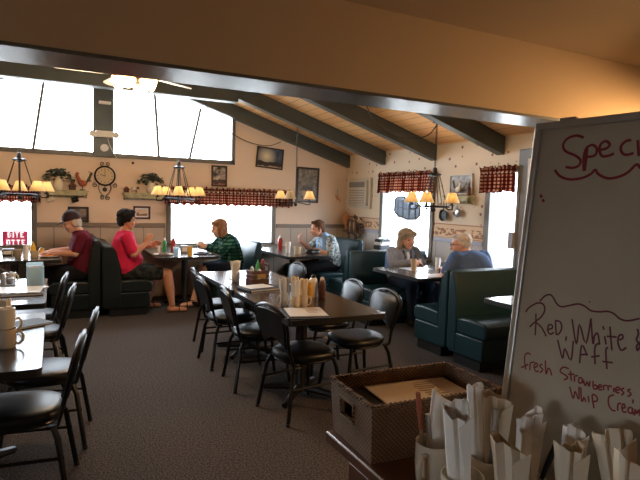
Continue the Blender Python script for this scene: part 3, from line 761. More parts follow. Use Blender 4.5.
valance('red plaid ruffled valance on the right wall next to the air conditioner', 1, 5.74, 7.14, 1.69, 1.955, n=20)
valance('red plaid ruffled valance on the right wall nearest the whiteboard', 1, 4.32, 4.86, 1.69, 1.955, n=9)

# ---- framed pictures on the far wall (origin at picture centre) and on the right wall
def frame_pic(label, x, z, w, h, fw, mframe, mpic, mat_w=0, mmat=None, tilt=0, right=False, name='framed_picture'):
    t = bpy.data.objects.new(name, None); C.objects.link(t); tag(t, label, 'picture', 'framed pictures')
    if right: t.location = (XR, x, z); t.rotation_euler = (0, 0, R(-90))
    else: t.location = (x, YB, z); t.rotation_euler = (0, R(tilt), 0)
    f = MB(); d = .03
    for a, b in (((-w / 2, -h / 2), (-w / 2 + fw, h / 2)), ((w / 2 - fw, -h / 2), (w / 2, h / 2)), ((-w / 2, h / 2 - fw), (w / 2, h / 2)), ((-w / 2, -h / 2), (w / 2, -h / 2 + fw))):
        f.span((a[0], -d, a[1]), (b[0], -.001, b[1]))
    f.build('frame', mframe, t, bevel=.004, smooth=0)
    if mat_w:
        MB().span((-w / 2 + fw, -.010, -h / 2 + fw), (w / 2 - fw, -.002, h / 2 - fw)).build('picture_mount', mmat, t, smooth=0)
    k = fw + mat_w
    MB().span((-w / 2 + k, -.014, -h / 2 + k), (w / 2 - k, -.003, h / 2 - k)).build('picture', mpic, t, smooth=0)
    return t
frame_pic('framed picture of dark sky over pale ground below the rafters on the far wall', 3.20, 2.205, .47, .34, .022, M['darkframe'], picture_mat('sky_landscape', ('#1d2c48', '#56657a'), '#2e2822', '#b5a086', -.055, 5, (-.06, .02, .17, '#e6dcc0')), tilt=4)
frame_pic('large framed picture with patterned mount behind the small chandelier', 3.90, 1.79, .42, .60, .028, M['darkframe'], picture_mat('birdhouse_print', ('#8b8374', '#5a5348'), '#3d342c', '#a88d68', -.02, 9), .085, mat('printed_mount', '#9a948a', .7, noise=(18, .1), col2='#6c665e'), tilt=1)
frame_pic('narrow dark framed picture above the middle valance', 2.35, 1.87, .25, .33, .024, M['darkframe'], picture_mat('dark_print', ('#26252b', '#c4b5ac'), '#3b2a2c', '#8a5650', -.05, 11))
frame_pic('dark framed picture partly hidden behind the capped man', .32, 1.235, .27, .22, .03, M['darkframe'], picture_mat('grey_print', ('#6d6258', '#9a8d80'), '#54483f', '#7d7064', -.03, 9))
frame_pic('small framed picture of a pale scene beside the red shirted man\'s head', 1.18, 1.275, .245, .19, .026, mat('red_brown_frame', '#4a241c', .45), picture_mat('pale_farm_print', ('#d9c2a8', '#e0ccb4'), '#8c6a54', '#cdb296', -.01, 14), .02, M['paperw'])
frame_pic('white framed picture above the little shelf on the right wall', 5.26, 1.79, .42, .26, .018, M['white_paint'], picture_mat('window_scene_print', ('#a8a49a', '#4e5250'), '#6c5d50', '#8d8274', -.06, 8), right=True)

# ---- clock
t = thing('wall_clock', 'round iron clock with scrolls and pendulum between the two shelves', 'clock', (.668, YB, 1.795))
Tm = Matrix.Rotation(R(90), 4, 'X')
MB().lathe([(.135, 0.001), (.145, .012), (.145, .03), (.122, .04), (.122, .03), (.0, .03)], 36, T=Tm).build('case', M['iron'], t)
fc = MB().lathe([(.122, .031), (.12, .034), (0, .034)], 36, T=Tm).build('clock_face', mat('aged_dial', '#cdb896', .6), t)
b = MB()
for k in range(12):
    a = R(30 * k); Tn = Tm @ Matrix.Rotation(a, 4, 'Z'); b.span((-.003, .085, .034), (.003, .108, .0365), T=Tn)
b.build('hour_marks', M['iron'], fc, smooth=0)
MB().span((-.004, -.01, .037), (.004, .065, .039), T=Tm @ Matrix.Rotation(R(75), 4, 'Z')).build('hour_hand', M['iron'], fc)
MB().span((-.003, -.01, .039), (.003, .098, .041), T=Tm).build('minute_hand', M['iron'], fc)
def spiral(cx, cz, r, a0, turns, s=1): return [(cx + r * (1 - .7 * k / 16) * math.cos(a0 + s * k / 16 * turns * 6.28), -.018, cz + r * (1 - .7 * k / 16) * math.sin(a0 + s * k / 16 * turns * 6.28)) for k in range(17)]
for s in (-1, 1):
    MB().tube(spiral(s * .035, .172, .03, R(-90), 1.1, s), .006, 6).build('top_scroll', M['iron'], t); MB().tube(spiral(s * .13, -.135, .035, R(90), 1.2, -s), .006, 6).build('side_scroll', M['iron'], t)
    MB().tube([(s * .075, -.018, -.12), (s * .085, -.018, -.18), (s * .06, -.018, -.24), (s * .015, -.018, -.29)] + [(x, y, z) for x, y, z in spiral(s * .04, -.315, .032, R(135), 1.2, s)], .006, 6).build('lower_scroll', M['iron'], t)
p = MB().tube([(0, -.018, -.13), (0, -.018, -.19)], .004, 6).build('pendulum', M['iron'], t); MB().lathe([(0, .01), (.032, .012), (.032, .022), (0, .026)], 20, T=Matrix.Translation((0, 0, -.195)) @ Tm).build('pendulum_bob', M['iron'], p)

# ---- shelves with their bric-a-brac
def wall_shelf(label, x0, x1, z, right=False, dep=.15):
    t = bpy.data.objects.new('wall_shelf', None); C.objects.link(t); tag(t, label, 'shelf', 'distressed wall shelves')
    if right: t.location = (XR, (x0 + x1) / 2, z); t.rotation_euler = (0, 0, R(-90))
    else: t.location = ((x0 + x1) / 2, YB, z)
    w = (x1 - x0) / 2
    MB().span((-w, -dep, -.018), (w, -.001, 0)).build('board', M['distressed'], t, bevel=.004)
    MB().span((-w + .03, -.022, -.10), (w - .03, -.001, -.018)).build('back_rail', M['distressed'], t, bevel=.004)
    MB().prism([(-w + .02, -.018), (w - .02, -.018), (w - .05, -.075), (-w + .05, -.075)], 1, -dep + .01, -dep + .025).build('front_rail', M['distressed'], t, bevel=.003)
    for s in (-1, 1): MB().prism([(-.001, -.018), (-dep + .03, -.018), (-.02, -.11), (-.001, -.11)], 0, s * (w - .03) - .01, s * (w - .03) + .01).build('bracket', M['distressed'], t)
    for k in range(5): MB().tube([(-w + .07 + k * (2 * w - .14) / 4, -.02, -.075), (-w + .07 + k * (2 * w - .14) / 4, -.05, -.08), (-w + .07 + k * (2 * w - .14) / 4, -.055, -.065)], .004, 6).build('peg', M['iron'], t)
    return t
wall_shelf('green distressed shelf left of the clock, potted ivy and rooster on it', -.10, .45, 1.575)
wall_shelf('green distressed shelf right of the clock, white pitcher of ivy on it', .90, 1.50, 1.565)
wall_shelf('small olive shelf on the right wall under the white framed picture', 4.99, 5.49, 1.645, True, .12)
def pitcher_ivy(label, x, y, z, h, s=1, seed=1):
    random.seed(seed); t = thing('potted_ivy', label, 'plant', (x, y, z), 0, 'white pitchers of dark ivy')
    k = h / .17
    pc = MB().lathe([(0, 0), (.045 * k, 0), (.065 * k, .03 * k), (.07 * k, .07 * k), (.05 * k, .12 * k), (.042 * k, .14 * k), (.055 * k, .17 * k), (.05 * k, .17 * k), (.036 * k, .14 * k), (0, .13 * k)], 20).build('pitcher', M['cream'], t)
    MB().tube([(s * .05 * k, 0, .15 * k), (s * .10 * k, 0, .14 * k), (s * .105 * k, 0, .08 * k), (s * .066 * k, 0, .05 * k)], .009 * k, 8).build('pitcher_handle', M['cream'], pc)
    lv = MB()
    for i in range(150):
        a = random.uniform(0, 6.28); rr = random.uniform(.02, .20); zz = .19 + .10 * random.random() - max(0, rr - .10) * 1.0
        c = V((rr * math.cos(a) * 1.0, rr * math.sin(a) * .38 - .01, zz * 1.0)); n_ = V((random.uniform(-1, 1), random.uniform(-1, .2), random.uniform(.1, 1))).normalized()
        p, q = perp(n_); L = .028 * random.uniform(.7, 1.3)
        pts = [c - p * L, c + q * L * .6 - p * .2 * L, c + p * L, c - q * L * .6 - p * .2 * L]; top = [c2 + n_ * .003 for c2 in pts]
        lv.add(pts + top, [(0, 1, 2, 3), (4, 7, 6, 5), (0, 4, 5, 1), (1, 5, 6, 2), (2, 6, 7, 3), (3, 7, 4, 0)])
    lv.build('leaves', M['leaf'], t, smooth=0)
    st = MB()
    for i in range(9):
        a = i * .7; st.tube([(0, 0, .13), (.03 * math.cos(a), .02 * math.sin(a), .22), (.13 * math.cos(a), .05 * math.sin(a), .22), (.17 * math.cos(a), .06 * math.sin(a), .16)], .003, 5)
    st.build('stems', M['leaf'], t)
pitcher_ivy('white pitcher with drooping ivy on the shelf left of the clock', .07, 8.165, 1.576, .18, -1, 3)
pitcher_ivy('white pitcher with drooping ivy on the shelf right of the clock', 1.30, 8.165, 1.566, .18, 1, 5)
def rooster(label, loc, s=1, face=-1, body='terracotta', tail='leaf', rz=0):
    t = thing('rooster_figurine', label, 'figurine', loc, rz, 'rooster figurines')
    b = MB(); f = face
    b.sph((0, 0, .10 * s), (.055 * s, .032 * s, .045 * s)); b.capsule((f * .03 * s, 0, .11 * s), (f * .065 * s, 0, .19 * s), .03 * s, .02 * s); b.sph((f * .072 * s, 0, .205 * s), .022 * s)
    meshobj('body', remesh(b, .006 * s, 3), M[body], t)
    b = MB()
    for k in range(5): b.tube([(-f * .04 * s, 0, .11 * s), (-f * (.08 + .01 * k) * s, 0, (.15 + .025 * k) * s), (-f * (.115 - .012 * k) * s, 0, (.13 + .035 * k) * s)], [.012 * s, .018 * s, .006 * s], 6)
    meshobj('tail', remesh(b, .006 * s, 2), M[tail], t)
    MB().sph((f * .07 * s, 0, .235 * s), (.022 * s, .006 * s, .016 * s)).build('comb', M['red'], t)
    MB().capsule((f * .09 * s, 0, .203 * s), (f * .108 * s, 0, .196 * s), .006 * s, .002 * s).build('beak', M['yellow'], t)
    for q in (-1, 1): MB().tube([(0, q * .014 * s, .07 * s), (0, q * .014 * s, .012 * s)], .005 * s, 6).build('leg', M['iron'], t)
    MB().lathe([(.04 * s, 0), (.04 * s, .01 * s), (.03 * s, .014 * s)], 16).build('stand', M['iron'], t)
rooster('rooster figurine with dark tail at the clock end of the left shelf', (.375, 8.17, 1.576), 1.0, -1)
rooster('little rooster figurine on the olive shelf of the right wall', (XR - .06, 5.27, 1.646), .75, 1, 'white', 'dried', -90)
def birdhouse(label, loc, s=1):
    t = thing('birdhouse', label, 'ornament', loc, 15, 'small shelf ornaments')
    MB().prism([(-.035 * s, 0), (.035 * s, 0), (.035 * s, .06 * s), (0, .095 * s), (-.035 * s, .06 * s)], 1, -.03 * s, .03 * s).build('house', M['brownw'], t)
    for q in (-1, 1): MB().prism([(0, .10 * s), (q * .05 * s, .052 * s), (q * .05 * s, .06 * s), (0, .11 * s)], 1, -.036 * s, .036 * s).build('roof', M['terracotta'], t)
    MB().lathe([(0, 0), (.012 * s, .001), (.012 * s, .003), (0, .003)], 12, T=Matrix.Translation((0, -.03 * s, .045 * s)) @ Matrix.Rotation(R(90), 4, 'X')).build('entrance', M['edge'], t)
birdhouse('small brown birdhouse between ivy and rooster on the left shelf', (.245, 8.165, 1.576), 1.0)
birdhouse('tiny brown birdhouse at the clock end of the right shelf', (.955, 8.165, 1.566), .8)
def little_cow(label, loc):
    t = thing('cow_figurine', label, 'figurine', loc, 0, 'small shelf ornaments'); b = MB()
    b.sph((0, 0, .055), (.05, .024, .03)); b.sph((.055, 0, .07), (.022, .016, .018)); b.capsule((.03, 0, .06), (.055, 0, .072), .02, .014)
    for x in (-.032, .03):
        for y in (-.014, .014): b.capsule((x, y, .05), (x, y, .008), .010, .008, 8)
    meshobj('body', remesh(b, .006, 2), mat('cow_spots', '#d9cdbd', .5, noise=(14, .04), col2='#5a3a2c'), t)
    for s in (-1, 1): MB().tube([(.055, s * .010, .085), (.055, s * .022, .095)], .003, 6).build('horn', M['iron'], t)
little_cow('small spotted cow figurine beside the tiny birdhouse on the right shelf', (1.06, 8.165, 1.566))
def hanging_mug(label, x, z, m):
    t = thing('hanging_mug', label, 'mug', (x, YB - .055, z), 0, 'mugs hung under the shelf')
    Tm = Matrix.Rotation(R(70), 4, 'Y')
    MB().lathe([(0, -.045), (.032, -.045), (.036, .0), (.036, .04), (.032, .04), (.03, -.035), (0, -.037)], 18, T=Matrix.Translation((0, 0, -.055)) @ Tm).build('cup', M[m], t)
    MB().tube([(-.02, 0, -.02), (-.012, 0, .008), (.018, 0, .008), (.025, 0, -.02)], .005, 6).build('handle', M[m], t)
hanging_mug('cream mug hanging under the left shelf', -.028, 1.498, 'cream'); hanging_mug('dark mug hanging under the left shelf below the rooster', .278, 1.498, 'black')
# right shelf: hanging pan and ladle, bottle
t = thing('frying_pan', 'small black pan hanging under the olive shelf on the right wall', 'pan', (XR - .05, 5.53, 1.57), 0)
Tm = Matrix.Rotation(R(-90), 4, 'Y')
MB().lathe([(0, -.012), (.065, -.012), (.078, .016), (.074, .016), (.062, -.006), (0, -.006)], 24, T=Matrix.Translation((0, 0, -.185)) @ Tm).build('bowl', M['iron'], t)
MB().tube([(0, 0, -.11), (0, 0, -.0)], [.009, .007], 8).build('handle', M['iron'], t)
t = thing('ladle', 'steel ladle hanging under the olive shelf on the right wall', 'ladle', (XR - .05, 5.26, 1.57), 0)
MB().sph((-.0, 0, -.145), (.022, .058, .06)).build('bowl', M['steel'], t); MB().tube([(0, 0, -.09), (0, 0, .0)], .007, 8).build('handle', M['steel'], t)
t = thing('oil_bottle', 'slim brown bottle at the whiteboard end of the olive shelf', 'bottle', (XR - .06, 5.06, 1.646)); MB().lathe([(0, 0), (.026, 0), (.026, .09), (.011, .125), (.011, .16), (0, .16)], 16).build('bottle', M['brownw'], t); MB().lathe([(.013, .155), (.013, .175), (0, .175)], 12).build('cap', M['gold'], t)

# ---- air conditioner set in the right wall
t = thing('air_conditioner', 'beige air conditioner set in the right wall near the corner', 'air conditioner', (XR, 7.72, 1.67))
MB().span((-.05, -.34, -.25), (0, .34, .26)).build('mounting_frame', M['ac'], t, bevel=.006)
MB().span((-.10, -.29, -.205), (-.05, .29, .215)).build('body', M['ac'], t, bevel=.015)
MB().span((-.103, -.25, .10), (-.099, .25, .19)).build('control_panel', M['ac_dark'], t)
for k in range(9): MB().span((-.108, -.25, -.17 + k * .028), (-.099, .25, -.155 + k * .028)).build('louver', M['ac'], t, smooth=0)
MB().span((-.102, -.25, -.18), (-.098, .25, .075)).build('grille_recess', M['ac_dark'], t, smooth=0)
# ---- dried swag by the corner
random.seed(11)
t = thing('dried_swag', 'bunch of dried leaves and corn with orange gourd hung in the corner', 'decoration', (XR - .07, 7.80, 1.24))
lv = MB()
for i in range(70):
    a = random.uniform(0, 6.28); r = random.uniform(.0, .26); c = V((random.uniform(-.06, .05), r * math.cos(a) * 1.1 - .03, -.17 + r * math.sin(a) * .8)); d = V((random.uniform(-.5, .3), random.uniform(-1, 1), random.uniform(-1, .6))).normalized()
    lv.tube([c - d * .06, c, c + d * .06], [.004, .020, .003], 5)
lv.build('leaves', M['dried'], t, smooth=0)
b = MB(); b.sph((-.03, .24, -.02), (.06, .075, .09)); b.capsule((-.03, .24, .03), (-.03, .27, .10), .035, .015); b.capsule((-.03, .25, -.08), (-.03, .22, -.20), .035, .018)
meshobj('gourd', remesh(b, .01, 3), M['orange'], t)
for k in range(5): MB().capsule((-.05, -.12 + .06 * k, -.04 - .03 * (k % 2)), (-.05, -.14 + .07 * k, -.20), .022, .012).build('corn_cob', M['tancup'] if k % 2 else M['brownw'], t)
MB().tube([(.05, .05, .06), (-.01, .05, .03), (.05, .05, .0)], .005, 6).build('hanging_hook', M['iron'], t)
# faint bird ornament in the corner of the far wall
t = thing('bird_ornament', 'small faint orange bird ornament hanging near the corner of the far wall', 'ornament', (4.49, YB - .03, 1.60)); b = MB()
b.sph((0, 0, -.02), (.035, .014, .03)); b.capsule((-.02, 0, .0), (-.045, 0, .03), .018, .012); b.capsule((.02, 0, -.03), (.06, 0, -.09), .016, .006); meshobj('body', remesh(b, .006, 2), mat('faded_orange_paint', '#d9a07a', .6), t)
MB().tube([(0, 0, .01), (0, .025, .13)], .003, 5).build('string', M['iron'], t)
# stained glass panel hanging in the right window
t = thing('stained_glass_panel', 'grey leaded glass panel hanging inside the right wall window', 'ornament', (XR - .10, 6.27, 1.46))
o = [(-.30, -.10), (-.22, -.15), (0, -.165), (.22, -.12), (.32, -.06), (.32, .12), (.24, .16), (.12, .165), (-.05, .12), (-.20, .10), (-.30, .03)]
MB().prism(o, 0, -.003, .003).build('glass', M['stained'], t, smooth=0)
lead = MB().tube([(0, y, z) for y, z in o], .013, 6, True)
for y in (-.2, -.05, .10, .22): lead.tube([(0, y, -.15), (0, y + .01, .11)], .009, 5)
lead.tube([(0, -.3, .0), (0, .0, -.02), (0, .32, .02)], .009, 5); lead.build('lead_lines', M['iron'], t)
for y in (-.15, .15): MB().tube([(0, y, .11), (.05, y, .47)], .002, 5).build('hanging_wire', M['iron'], t)
# emergency light, detector, outlet, speaker, lock box
t = thing('emergency_light', 'white twin lamp emergency light across the dark gable post', 'emergency light', (.655, YB - .05, 2.375))
MB().span((-.115, -.07, -.04), (.115, 0, .05)).build('housing', M['plastic'], t, bevel=.008)
for s in (-1, 1):
    b = MB().lathe([(.02, -.03), (.04, -.02), (.045, .03), (.0, .035)], 16, T=Matrix.Translation((s * .155, -.035, .0)) @ Matrix.Rotation(R(90), 4, 'X')).build('lamp_head', M['plastic'], t)
t = tag(MB().lathe([(.055, 0), (.055, .02), (.045, .035), (0, .038)], 24, T=Matrix.Translation((.66, YB - .05, 2.19)) @ Matrix.Rotation(R(90), 4, 'X')).build('smoke_detector', M['plastic']), 'round white detector on the dark gable post below the emergency light', 'detector')
tag(MB().span((.585, YB - .11, 2.80), (.745, YB - .05, 2.84)).build('junction_box', M['plastic'], bevel=.006), 'narrow white box at the top of the dark gable post', 'box')
cord('thin white wire running down from the emergency light past the detector', [(.70, YB - .06, 2.34), (.735, YB - .06, 2.22), (.80, YB - .05, 2.10), (.86, YB - .02, 2.01)], .004, 'plastic', 'wire', 'wire')
t = thing('wall_outlet', 'small outlet plate with a black plug high on the far wall', 'outlet', (1.02, YB, 2.0)); MB().span((-.065, -.008, -.025), (.065, 0, .025)).build('plate', M['peach'], t, bevel=.003); MB().lathe([(.018, 0), (.018, .03), (0, .03)], 14, T=Matrix.Translation((.03, -.008, 0)) @ Matrix.Rotation(R(90), 4, 'X')).build('plug', M['edge'], t)
tag(MB().span((XR - .07, 4.31, 1.05), (XR - .02, 4.385, 1.24)).build('lock_box', M['grey'], bevel=.006), 'small grey box on the door post by the whiteboard edge', 'box')

# ================================================================== PEOPLE (built facing +Y, x to their right)
def bez(a, b, c, t): return a * (1 - t) ** 2 + b * 2 * t * (1 - t) + c * t * t
def person(label, loc, rz, neck, head, hpitch=0, hyaw=0, bulk=1.0, sw=.19, arms=(), legs=(), skin='skin', shirt='white', sleeve=.62, pants='denim', pant_len=1.0,
           hair=None, hairm='brownhair', shoe='edge', cap=None, glasses=False, belly=0.0, extra=None, sandals=False, smile=False):
    P0, NB, H = V((0, 0, .53)), V(neck), V(head)
    P1 = V((0, NB.y * .2 - .03, .53 + .55 * (NB.z - .53)))
    prof = [(0, .165, .12), (.12, .18, .14 + belly * .5), (.28, .172, .135 + belly), (.45, .165, .125 + belly * .6), (.65, .178, .125), (.82, .172, .108), (.92, .135, .085), (1, .068, .062)]
    def torso(b, inf, t0=0, t1=1.0, hem=False):
        secs = []
        for t, rx, ry in prof:
            if t0 <= t <= t1: secs.append((bez(P0, P1, NB, t), rx * bulk + inf, ry * bulk + inf))
        if t0 == 0: secs.insert(0, (P0 + V((0, 0, -.06)), prof[0][1] * bulk * .85 + inf, prof[0][2] * bulk * .85 + inf))
        b.loft(secs)
    sh = {}
    up = (NB - P1).normalized()
    for s in (-1, 1): sh[s] = NB - up * .055 + V((s * sw, 0, 0))
    HM = Matrix.Translation(H) @ Matrix.Rotation(R(hyaw), 4, 'Z') @ Matrix.Rotation(R(hpitch), 4, 'X') @ Matrix.Scale(1.1, 4)
    b = MB(); torso(b, 0)
    b.capsule(NB - up * .03, H + HM.to_3x3() @ V((0, -.02, -.05)), .058, .052)
    # head: skull, face, jaw, nose, ears, brow
    b.sph((0, -.008, .025), (.074, .092, .092), 16, 12, T=HM); b.sph((0, .025, -.02), (.062, .066, .085), 16, 12, T=HM); b.sph((0, .045, -.075), (.038, .036, .034), T=HM)
    b.capsule((0, .088, .005), (0, .106, -.030), .009, .013, T=HM)
    for s in (-1, 1):
        b.sph((s * .075, -.005, -.012), (.011, .020, .032), T=HM); b.capsule((s * .012, .084, .026), (s * .048, .070, .024), .010, .008, 8, T=HM); b.sph((s * .040, .062, -.030), (.020, .02, .02), T=HM)
    # arms and hands
    for s, (el, wr, fd, curl, pn) in zip((-1, 1), arms):
        el, wr, fd, pn = V(el), V(wr), V(fd).normalized(), V(pn)
        pn = (pn - fd * pn.dot(fd)).normalized(); sd = fd.cross(pn) * s
        b.capsule(sh[s], el, .056 * bulk, .043 * bulk); b.capsule(el, wr, .043 * bulk, .029)
        for k in range(4):
            o = (k - 1.5) * .0185; kn = wr + fd * (.088 - .006 * abs(k - 1.2)) + sd * o
            b.capsule(wr + fd * .012 + sd * o * .6, kn, .0155, .0125, 8)
            L = (.040, .046, .042, .033)[k]; c1 = R(curl * (.8 + .15 * k)); d1 = fd * math.cos(c1) + pn * math.sin(c1); c2 = c1 * 1.9; d2 = fd * math.cos(c2) + pn * math.sin(c2)
            m1 = kn + d1 * L; b.capsule(kn, m1, .0108, .0095, 8); b.capsule(m1, m1 + d2 * L * .85, .0095, .0075, 8)
        tb = wr + fd * .03 - sd * .028; td = (fd * .62 - sd * .62 + pn * .5).normalized(); tm = tb + td * .042
        b.capsule(wr + fd * .02 - sd * .014, tb, .017, .014, 8); b.capsule(tb, tm, .0135, .0115, 8); b.capsule(tm, tm + (td * .6 + fd * .6).normalized() * .03, .0105, .008, 8)
    hips = {-1: V((-.095, .02, .545)), 1: V((.095, .02, .545))}
    for s, (kn, an, toe) in zip((-1, 1), legs):
        kn, an, toe = V(kn), V(an), V(toe)
        b.capsule(hips[s], kn, .092 * bulk, .060 * bulk); b.capsule(kn, an + (kn - an) * .6, .058 * bulk, .056 * bulk); b.capsule(an + (kn - an) * .6, an, .056 * bulk, .036)
        heel = an + V((0, -.035, -.045)); b.capsule(heel, toe, .036, .028); b.capsule(an, heel, .036, .036)
    body = meshobj('person', remesh(b, .0065, 5), M[skin]); tag(body, label, 'person', 'diners seated at the tables')
    body.location = loc; body.rotation_euler = (0, 0, R(rz))
    # eyes, lips, brows
    for s in (-1, 1):
        e = MB().sph((s * .031, .074, .010), (.013, .010, .008), T=HM).build('eye', M['eye'], body)
        MB().capsule((s * .016, .092, .032), (s * .046, .078, .031), .0045, .003, 8, T=HM).build('eyebrow', M[hairm], body)
    MB().sph((0, .078, -.058), (.024, .014, .008 if not smile else .011), T=HM).build('lips', M['lips'], body)
    # shirt
    b = MB(); torso(b, .013, 0, 1.0); b.sph(bez(P0, P1, NB, .93), (.125 * bulk, .098 * bulk, .062))
    for s, a in zip((-1, 1), arms):
        el, wr = V(a[0]), V(a[1]); f1 = min(1, sleeve)
        b.capsule(sh[s], sh[s] + (el - sh[s]) * f1, .056 * bulk + .014, (.056 + (.043 - .056) * f1) * bulk + .016)
        if sleeve > 1: b.capsule(el, el + (wr - el) * min(.97, sleeve - 1), .043 * bulk + .014, .029 + .015)
    so = meshobj('shirt', remesh(b, .010, 4, .006, .06), M[shirt], body)
    # trousers or shorts
    b = MB(); b.loft([(P0 + V((0, 0, -.065)), .15 * bulk, .115 * bulk), (P0, .178 * bulk, .135 * bulk), (P0 + V((0, -.005, .08)), .178 * bulk, .14 * bulk)])
    for s, (kn, an, toe) in zip((-1, 1), legs):
        kn, an = V(kn), V(an)
        b.capsule(hips[s], hips[s] + (kn - hips[s]) * min(1, pant_len * 1.0), .092 * bulk + .014, .060 * bulk + .018)
        if pant_len >= 1: b.capsule(kn, an + (kn - an) * .08, .062 * bulk + .012, .052)
    meshobj('shorts' if pant_len < 1 else 'trousers', remesh(b, .011, 4, .006, .06), M[pants], body)
    for s, (kn, an, toe) in zip((-1, 1), legs):
        an, toe = V(an), V(toe); heel = an + V((0, -.035, -.045))
        if sandals:
            b = MB(); z = -.026; d = (toe - heel); d.z = 0; d.normalize(); w = V((-d.y, d.x, 0))
            pts = [heel - d * .03 + w * .032, heel - d * .03 - w * .032, toe + d * .025 - w * .038, toe + d * .025 + w * .038]; zb = .004
            b.add([(p.x, p.y, zb) for p in pts] + [(p.x, p.y, zb + .016) for p in pts], [(0, 1, 2, 3), (7, 6, 5, 4), (0, 4, 5, 1), (1, 5, 6, 2), (2, 6, 7, 3), (3, 7, 4, 0)])
            mid = heel + (toe - heel) * .62
            b.tube([mid - w * .04 + V((0, 0, -.02)), mid + V((0, 0, .045)), mid + w * .04 + V((0, 0, -.02))], .010, 6); b.tube([an - w * .042, an - d * .045, an + w * .042, an + d * .045], .007, 6, True)
            b.build('sandal', M['sandal'], body)
        else:
            b = MB(); b.capsule(heel + V((0, -.01, .0)), toe + V((0, .012, .0)), .044, .036); b.capsule(an, heel, .044, .044)
            meshobj('shoe', remesh(b, .009, 3), M[shoe], body)
    # hair
    if hair:
        b = MB()
        for c, r in hair: b.sph(c, r, 16, 12, T=HM)
        meshobj('hair', remesh(b, .007, 2, .010, .018), M[hairm], body)
    if cap:
        b = MB(); rings = []
        for i in range(7):
            t = i / 6 * math.pi / 2; rings.append([(.089 * math.cos(t) * math.cos(a), -.006 + .106 * math.cos(t) * math.sin(a), (.035 + .115 * math.sin(t))) for a in (2 * math.pi * j / 24 for j in range(24))])
        b.rings(rings, True, False, HM); co = b.build('cap', M[cap], body)
        b = MB(); vs = []
        for zz in (.036, .044):
            for i in range(9): a = R(25 + 130 * i / 8); vs.append((.082 * math.cos(a), .098 * math.sin(a) - .006, zz))
            for i in range(8, -1, -1): a = R(25 + 130 * i / 8); vs.append((.078 * math.cos(a), .098 * math.sin(a) - .006 + .072 * math.sin(R(180 * i / 8)) ** .6, zz - .022 * math.sin(R(180 * i / 8))))
        fs = [tuple(range(17, -1, -1)), tuple(range(18, 36))] + [(i, (i + 1) % 18, 18 + (i + 1) % 18, 18 + i) for i in range(18)]
        b.add(vs, fs, HM); b.build('visor', M[cap], co)
        MB().sph((0, -.006, .151), .008, T=HM).build('button', M[cap], co)
    if glasses:
        b = MB()
        for s in (-1, 1):
            b.tube([(s * .033 + .021 * math.cos(a), .098, .006 + .016 * math.sin(a)) for a in (2 * math.pi * k / 12 for k in range(12))], .0025, 5, True, T=HM); b.tube([(s * .054, .096, .010), (s * .076, .05, .010), (s * .078, -.01, .004)], .0025, 5, T=HM)
        b.tube([(-.012, .100, .008), (.012, .100, .008)], .0025, 5, T=HM); b.build('glasses', M['iron'], body)
    if extra: extra(body, HM, P0, P1, NB, sh)
    return body
short_hair = [((0, -.022, .050), (.084, .092, .078)), ((0, -.058, .0), (.074, .052, .075)), ((-.066, -.018, .012), (.018, .045, .035)), ((.066, -.018, .012), (.018, .045, .035)), ((0, .046, .096), (.056, .032, .024))]
curly_hair = [((0, -.022, .062), (.094, .10, .078)), ((0, -.062, .01), (.084, .056, .088)), ((-.070, -.012, .02), (.022, .05, .05)), ((.070, -.012, .02), (.022, .05, .05)), ((0, .048, .104), (.062, .036, .028))]
bob_hair = [((0, -.020, .052), (.090, .100, .080)), ((0, -.058, -.03), (.080, .056, .105)), ((-.076, -.012, -.035), (.024, .056, .085)), ((.076, -.012, -.035), (.024, .056, .085)), ((-.042, .050, .080), (.042, .030, .028)), ((.042, .050, .080), (.042, .030, .028))]
big_bob = [((0, -.020, .056), (.100, .106, .082)), ((0, -.055, -.03), (.096, .062, .11)), ((-.084, -.022, -.04), (.027, .050, .092)), ((.084, -.022, -.04), (.027, .050, .092)), ((-.046, .052, .074), (.046, .030, .036)), ((.046, .050, .082), (.042, .030, .028))]
fringe_hair = [((0, -.04, -.0), (.08, .05, .06))]

# man in the maroon shirt and cap, reading at the left booth, facing -X
person('man in dark cap and maroon shirt bent over the left booth table', (.33, 7.30, 0), 90, (0, .03, 1.05), (0, .115, 1.165), hpitch=-16, bulk=1.1, sw=.20,
       arms=[((-.25, .10, .80), (-.13, .34, .80), (.5, .8, -.05), 35, (0, 0, -1)), ((.25, .12, .80), (.10, .36, .80), (-.5, .8, -.05), 35, (0, 0, -1))],
       legs=[((-.12, .42, .52), (-.13, .42, .09), (-.14, .56, .035)), ((.12, .42, .52), (.13, .40, .09), (.14, .54, .035))],
       skin='skin', shirt='maroon', sleeve=.75, pants='blacktrouser', hair=[((0, -.05, -.01), (.080, .05, .06)), ((-.066, -.03, -.01), (.02, .045, .045)), ((.066, -.03, -.01), (.02, .045, .045))], hairm='greyhair', cap='capcloth', belly=.02)
# man in red, facing +X
person('man in crimson shirt and dark shorts with raised hand at the booth', (.84, 7.24, 0), -90, (0, -.01, 1.05), (0, .015, 1.20), hpitch=-4, bulk=1.16, sw=.205, smile=True,
       arms=[((-.27, .10, .80), (-.12, .33, .86), (.3, .8, .4), 25, (1, 0, 0)), ((.26, .06, .79), (.18, .22, .91), (-.15, .5, .85), 16, (-1, .1, .1))],
       legs=[((-.15, .42, .52), (-.15, .30, .09), (-.16, .45, .035)), ((.16, .50, .51), (.20, .56, .09), (.22, .72, .035))],
       skin='skin_tan', shirt='redshirt', sleeve=.78, pants='camo', pant_len=.80, hair=curly_hair, hairm='blackhair', belly=.05, sandals=True)
